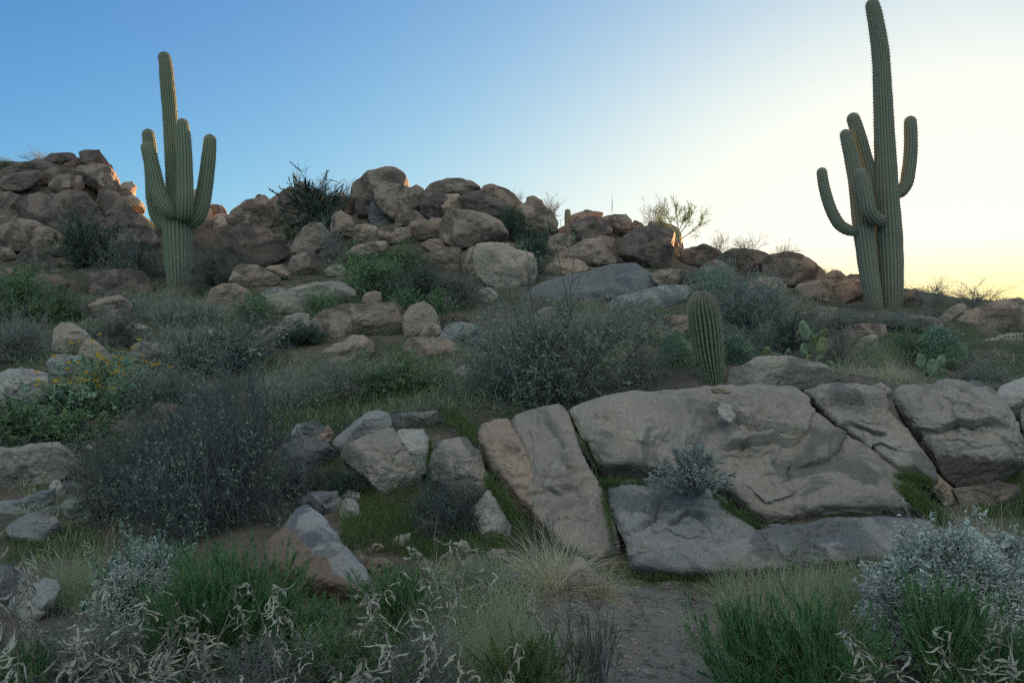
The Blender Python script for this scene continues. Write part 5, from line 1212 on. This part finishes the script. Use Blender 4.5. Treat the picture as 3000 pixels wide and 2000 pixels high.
# foreground
T('tuft', 1620, 1735, 420, 200, 'tan bunch grass at the foot of the tall leaning slab', D=5.05, group=GC)
T('tuft', 1760, 1745, 210, 110, 'bent pale straw grass hanging over the triangular stone', D=4.95, group=GC)
T('silver', 2790, 1880, 500, 330, 'large silver leaved shrub in the right foreground', D=4.25, group=GC, mats=[G_, LF_SILVER])
T('silver', 2970, 1840, 300, 270, 'silver leaved shrub cut by the right edge in the foreground', D=4.4, group=GC, mats=[G_, LF_SILVER])
T('wisp', 2850, 1730, 480, 250, 'pale straw rising behind the large silver shrub', D=4.7, mats=[STRAW], group=GC)
T('wisp', 2290, 1900, 470, 260, 'pale straw behind the green feathery bush on the right', D=4.5, mats=[STRAW], group=GC)
T('wisp', 2440, 1800, 330, 160, 'grey straw between the path and the large silver shrub', D=4.9, mats=[GREYSTRAW], group=GC)
T('feather', 2200, 2080, 350, 320, 'bright green feathery bush at the bottom right of the path', D=3.75, group=GC)
T('feather', 2400, 2070, 380, 320, 'bright green feathery bush, second from the path on the right', D=3.7, group=GC)
T('feather', 2770, 1990, 320, 280, 'green feathery bush in front of the large silver shrub', D=3.75, group=GC)
T('feather', 2960, 2040, 250, 190, 'green feathery bush in the bottom right corner', D=3.5, group=GC)
T('feather', 690, 1935, 400, 330, 'bright green feathery bush at lower left centre', D=4.1, group=GC)
T('feather', 880, 1975, 330, 215, 'green feathery bush in front of the two tone stone', D=4.0, group=GC)
T('feather', 570, 1990, 380, 330, 'green feathery bush below the grey leaved shrub', D=3.8, group=GC)
T('feather', 1160, 1860, 270, 200, 'green feathery bush below the tan stone at centre', D=4.4, group=GC)
T('feather', 1010, 2060, 380, 220, 'dark green feathery bush at the bottom left of centre', D=3.5, group=GC, mats=[LF_DEEP, LF_GREEN])
T('feather', 60, 2080, 260, 190, 'green feathery bush in the bottom left corner', D=3.4, group=GC)
T('silver', 430, 1850, 330, 260, 'grey shrub with drooping leaves in the left foreground', D=4.4, mats=[D_, LF_TEAL], group=GC)
T('silver', 420, 1850, 300, 235, 'pale drooping leaves over the grey left foreground shrub', D=4.3, mats=[D_, LF_SILVER], group=GC)
T('wisp', 1480, 1950, 370, 260, 'grey green wispy grass left of the gravel path', D=4.0, mats=[GREYSTRAW], group=GC)
T('wisp', 1330, 1990, 360, 260, 'grey green wispy grass in the centre foreground', D=3.8, mats=[GREYSTRAW], group=GC)
T('fine', 1400, 1740, 140, 110, 'pale green weed left of the tan bunch grass', D=4.9, mats=[LF_PALE, LF_PALE], group=GC)
T('upright', 1740, 2040, 230, 270, 'dark dead stalks at the left edge of the gravel path', D=3.6, group=GC, mats=[D_, LF_RUST])
T('feather', 1540, 2050, 260, 190, 'dull green feathery plant beside the dark dead stalks', D=3.5, group=GC, mats=[LF_GREEN, ND_OLIVE])
T('wisp', 250, 1760, 320, 170, 'dry grass behind the dried weeds at left', D=4.9, mats=[GREYSTRAW], group=GC)
T('twig', 230, 2050, 420, 230, 'dark twiggy base under the dried weeds at lower left', D=3.5, mats=[D_, LF_DEEP], group=GC)
T('twig', 760, 2080, 420, 200, 'dark twigs under the curled dry leaves, lower left of centre', D=3.3, mats=[D_, LF_DEEP], group=GC)
T('twig', 1220, 2080, 360, 220, 'dark twigs under the curled dry leaves at bottom centre', D=3.4, mats=[D_, LF_DEEP], group=GC)
# dried weeds with curled pale leaves
_W = [(30, 1590, 3.4, 'at the left edge, tall and thin'), (165, 1610, 3.6, 'in front of the pale grey stone at left'), (255, 1730, 3.2, 'below the pale grey stone at lower left'),
      (400, 1760, 3.5, 'in front of the grey drooping shrub'), (330, 1850, 2.9, 'under the grey drooping shrub at the bottom'), (480, 1840, 3.2, 'between grey shrub and green bush'),
      (560, 1880, 3.0, 'low before the green bush at left'), (100, 1800, 2.9, 'in the bottom left corner'), (200, 1880, 2.8, 'above the bottom edge at far left'),
      (735, 1700, 3.6, 'before the bright green bush, lower left centre'), (850, 1715, 3.3, 'against dark green left of the two tone stone'), (690, 1890, 2.9, 'bending low at the bottom, left of centre'),
      (900, 1860, 3.0, 'at the bottom under the two tone stone'), (1000, 1690, 3.5, 'right in front of the two tone stone'), (1090, 1680, 3.9, 'in front of the tan stone at centre'),
      (1060, 1830, 3.0, 'below the tan stone near the bottom edge'), (1235, 1615, 3.5, 'tall and pale in the centre foreground'), (1325, 1600, 3.8, 'right of the tall pale one in the centre foreground'),
      (1290, 1760, 3.1, 'at the bottom centre, with a broad brown leaf'), (1150, 1900, 2.8, 'at the very bottom, left of centre'), (1400, 1850, 3.0, 'in the grey wispy grass'),
      (1640, 1730, 3.9, 'at the left rim of the gravel path'), (2640, 1830, 3.3, 'in the green bush under the silver shrub'), (2720, 1850, 3.1, 'right of the weed under the large silver shrub'),
      (2860, 1770, 3.4, 'in front of the silver shrub near the right edge'), (2960, 1880, 3.0, 'in the bottom right corner')]
for i, (px, top, D, where) in enumerate(_W):
    zt = EYE - (top - ROW0) / FPX * D; x = (px - 1500) / FPX * D
    g0 = float(ground_z(x, D)[0]); h = max(zt - g0, 0.3)
    r = T('weed', px, 0, 10, 10, 'dried weed with curled pale leaves ' + where, D=D, group=GD)
    r.location = (x, D, g0 - 0.02); r.scale = (0.62, 0.62, h + 0.02)

# ------------------------------------------------------------------ short green grass: nobody could count it
rg = np.random.RandomState(21)
pts = []
def patch(px0, px1, r0, r1, n, h, D=None, Db=None, dmin=4.5):
    """grass roots scattered over a stretch of ground; D/Db: distance of its top and bottom rows where it stands in a rock crack"""
    if D is None:
        corner = [ground_at(a, b, dmin) for a in (px0, (px0 + px1) / 2, px1) for b in (r0, r1)]
        for k in range(n):
            px = rg.uniform(px0, px1); d = rg.uniform(min(corner), max(corner)); x = (px - 1500) / FPX * d
            pts.append((x, d, None, h * rg.uniform(.5, 1.2)))
    else:
        for k in range(n):
            t = rg.rand(); px = rg.uniform(px0, px1); row = r0 + (r1 - r0) * t; d = D + (Db - D) * t
            q = P(px, row, d); pts.append((q[0], q[1], q[2], h * rg.uniform(.5, 1.2)))
def crack(x0, r0, x1, r1, wpx, n, h, D, Db):
    for k in range(n):
        t = rg.rand(); px = x0 + (x1 - x0) * t + rg.uniform(-wpx, wpx); row = r0 + (r1 - r0) * t; d = D + (Db - D) * t
        q = P(px, row, d); pts.append((q[0], q[1], q[2], h * rg.uniform(.4, 1.2)))
crack(1758, 1420, 1960, 1425, 8, 520, 0.085, 6.2, 6.2)
crack(2080, 1455, 2240, 1565, 16, 420, 0.10, 6.1, 5.95)
crack(2240, 1570, 2720, 1545, 6, 300, 0.05, 6.05, 6.05)
crack(2640, 1430, 2770, 1540, 26, 1300, 0.11, 6.35, 6.05)
crack(2640, 1400, 2720, 1420, 18, 700, 0.09, 6.4, 6.35)
crack(1680, 1240, 1790, 1480, 7, 150, 0.05, 6.85, 6.2)
crack(1765, 1450, 1800, 1600, 7, 220, 0.06, 6.1, 5.9)
crack(1425, 1400, 1540, 1560, 16, 700, 0.10, 6.35, 5.95)
crack(1255, 1290, 1265, 1420, 10, 320, 0.08, 6.9, 6.6)
crack(1830, 1690, 2250, 1700, 12, 520, 0.06, 5.55, 5.55)
crack(1310, 1200, 1400, 1300, 30, 900, 0.09, 7.7, 7.1)
patch(1000, 1260, 1430, 1620, 2600, 0.13, dmin=5.4)
patch(1190, 1480, 1520, 1640, 2000, 0.12, dmin=5.2)
patch(1660, 2100, 1660, 1700, 900, 0.09, dmin=5.1)
patch(2850, 3050, 1400, 1520, 1100, 0.12, dmin=5.8)
patch(20, 300, 1560, 1640, 1000, 0.10, dmin=5.2)
patch(800, 1010, 1190, 1260, 1700, 0.17, dmin=7.6)
patch(750, 1000, 1390, 1480, 1100, 0.11, dmin=6)
patch(200, 420, 1290, 1400, 1200, 0.10, dmin=7)
patch(800, 1300, 1100, 1200, 2200, 0.18, dmin=8.5)
patch(600, 1400, 850, 960, 2600, 0.22, dmin=13)
patch(1000, 1220, 750, 860, 1500, 0.25, dmin=16)
patch(2000, 2300, 1680, 1760, 800, 0.10, dmin=4.8)
Q = np.array([(a, b, np.nan if c is None else c, h) for a, b, c, h in pts])
nanz = np.isnan(Q[:, 2]); Q[nanz, 2] = ground_z(Q[nanz, 0], Q[nanz, 1]); Q[:, 2] -= 0.01
V, F, _p = blades(rg, Q[:, :3], dome_dirs(rg, len(Q), 48, 90), Q[:, 3], 0.0022 * rg.uniform(.7, 1.4, len(Q)) * (1 + Q[:, 1] / 12), 4, 0.10, 0.2)
tag(link('grass', mesh_np('grass', V, F, GRASS, smooth=False)), 'short fresh green grass in the cracks and on the slope', 'grass', kind='stuff')
# low leafy growth between the shrubs
rc = np.random.RandomState(31); n = 2500
cy = rc.uniform(7.6, 24, n * 3); cx = rc.uniform(-0.98, 0.98, n * 3) * cy
keep = pn(np.stack([cx * 0.8, cy * 0.8, 0 * cx + 5], 1)) + rc.uniform(-.3, .3, n * 3) > 0.0; pxs = 1500 + FPX * cx / cy; keep &= ~((cy < 10.2) & (pxs > 2150) & (pxs < 2860)); cx, cy = cx[keep][:n], cy[keep][:n]; n = len(cx)
hh = rc.uniform(.10, .34, n); m = 46
root = np.repeat(np.stack([cx, cy, ground_z(cx, cy)], 1), m, 0); H = np.repeat(hh, m)
off = rc.normal(size=(n * m, 3)) * np.stack([H * 0.6, H * 0.6, 0 * H], 1); off[:, 2] = rc.uniform(0, 1, n * m) * H * np.exp(-((off[:, 0] ** 2 + off[:, 1] ** 2) / (H * H * 0.9)))
LV, LF = leaf_quads(root + off, dome_dirs(rc, n * m, 0, 80), unit(rc.normal(size=(n * m, 3))), rc.uniform(.03, .06, n * m), rc.uniform(.009, .018, n * m))
tag(link('ground_cover', mesh_np('ground_cover', LV, LF, LF_COVER, smooth=False)), 'low grey green growth filling the slope between shrubs', 'ground cover', kind='stuff')
pts = []
patch(2100, 2560, 1690, 1860, 1500, 0.26, dmin=4.3)
patch(1250, 1560, 1700, 1860, 1100, 0.22, dmin=4.2)
patch(2440, 2640, 1080, 1150, 260, 0.12, dmin=8.3)
patch(1700, 2400, 880, 1000, 1800, 0.22, dmin=11)
patch(200, 760, 860, 1080, 2200, 0.22, dmin=10)
patch(750, 1400, 1050, 1230, 1800, 0.20, dmin=8)
patch(1400, 1900, 1000, 1180, 1500, 0.18, dmin=8.5)
patch(60, 420, 1400, 1700, 900, 0.14, dmin=4.8)
for k in range(5200):
    d = rg.uniform(6, 24); x = rg.choice([-1, 1]) * rg.uniform(0.55, 1.05) * d; pts.append((x, d, None, rg.uniform(.08, .22)))
Q = np.array([(a, b, 0, h) for a, b, c, h in pts]); Q[:, 2] = ground_z(Q[:, 0], Q[:, 1]) - 0.01
V, F, _p = blades(rg, Q[:, :3], dome_dirs(rg, len(Q), 40, 88), Q[:, 3], 0.0030 * rg.uniform(.7, 1.4, len(Q)) * (1 + Q[:, 1] / 12), 5, 0.10, 0.3)
tag(link('dry_grass', mesh_np('dry_grass', V, F, GREYSTRAW, smooth=False)), 'thin dry grass scattered over the slope', 'grass', kind='stuff')
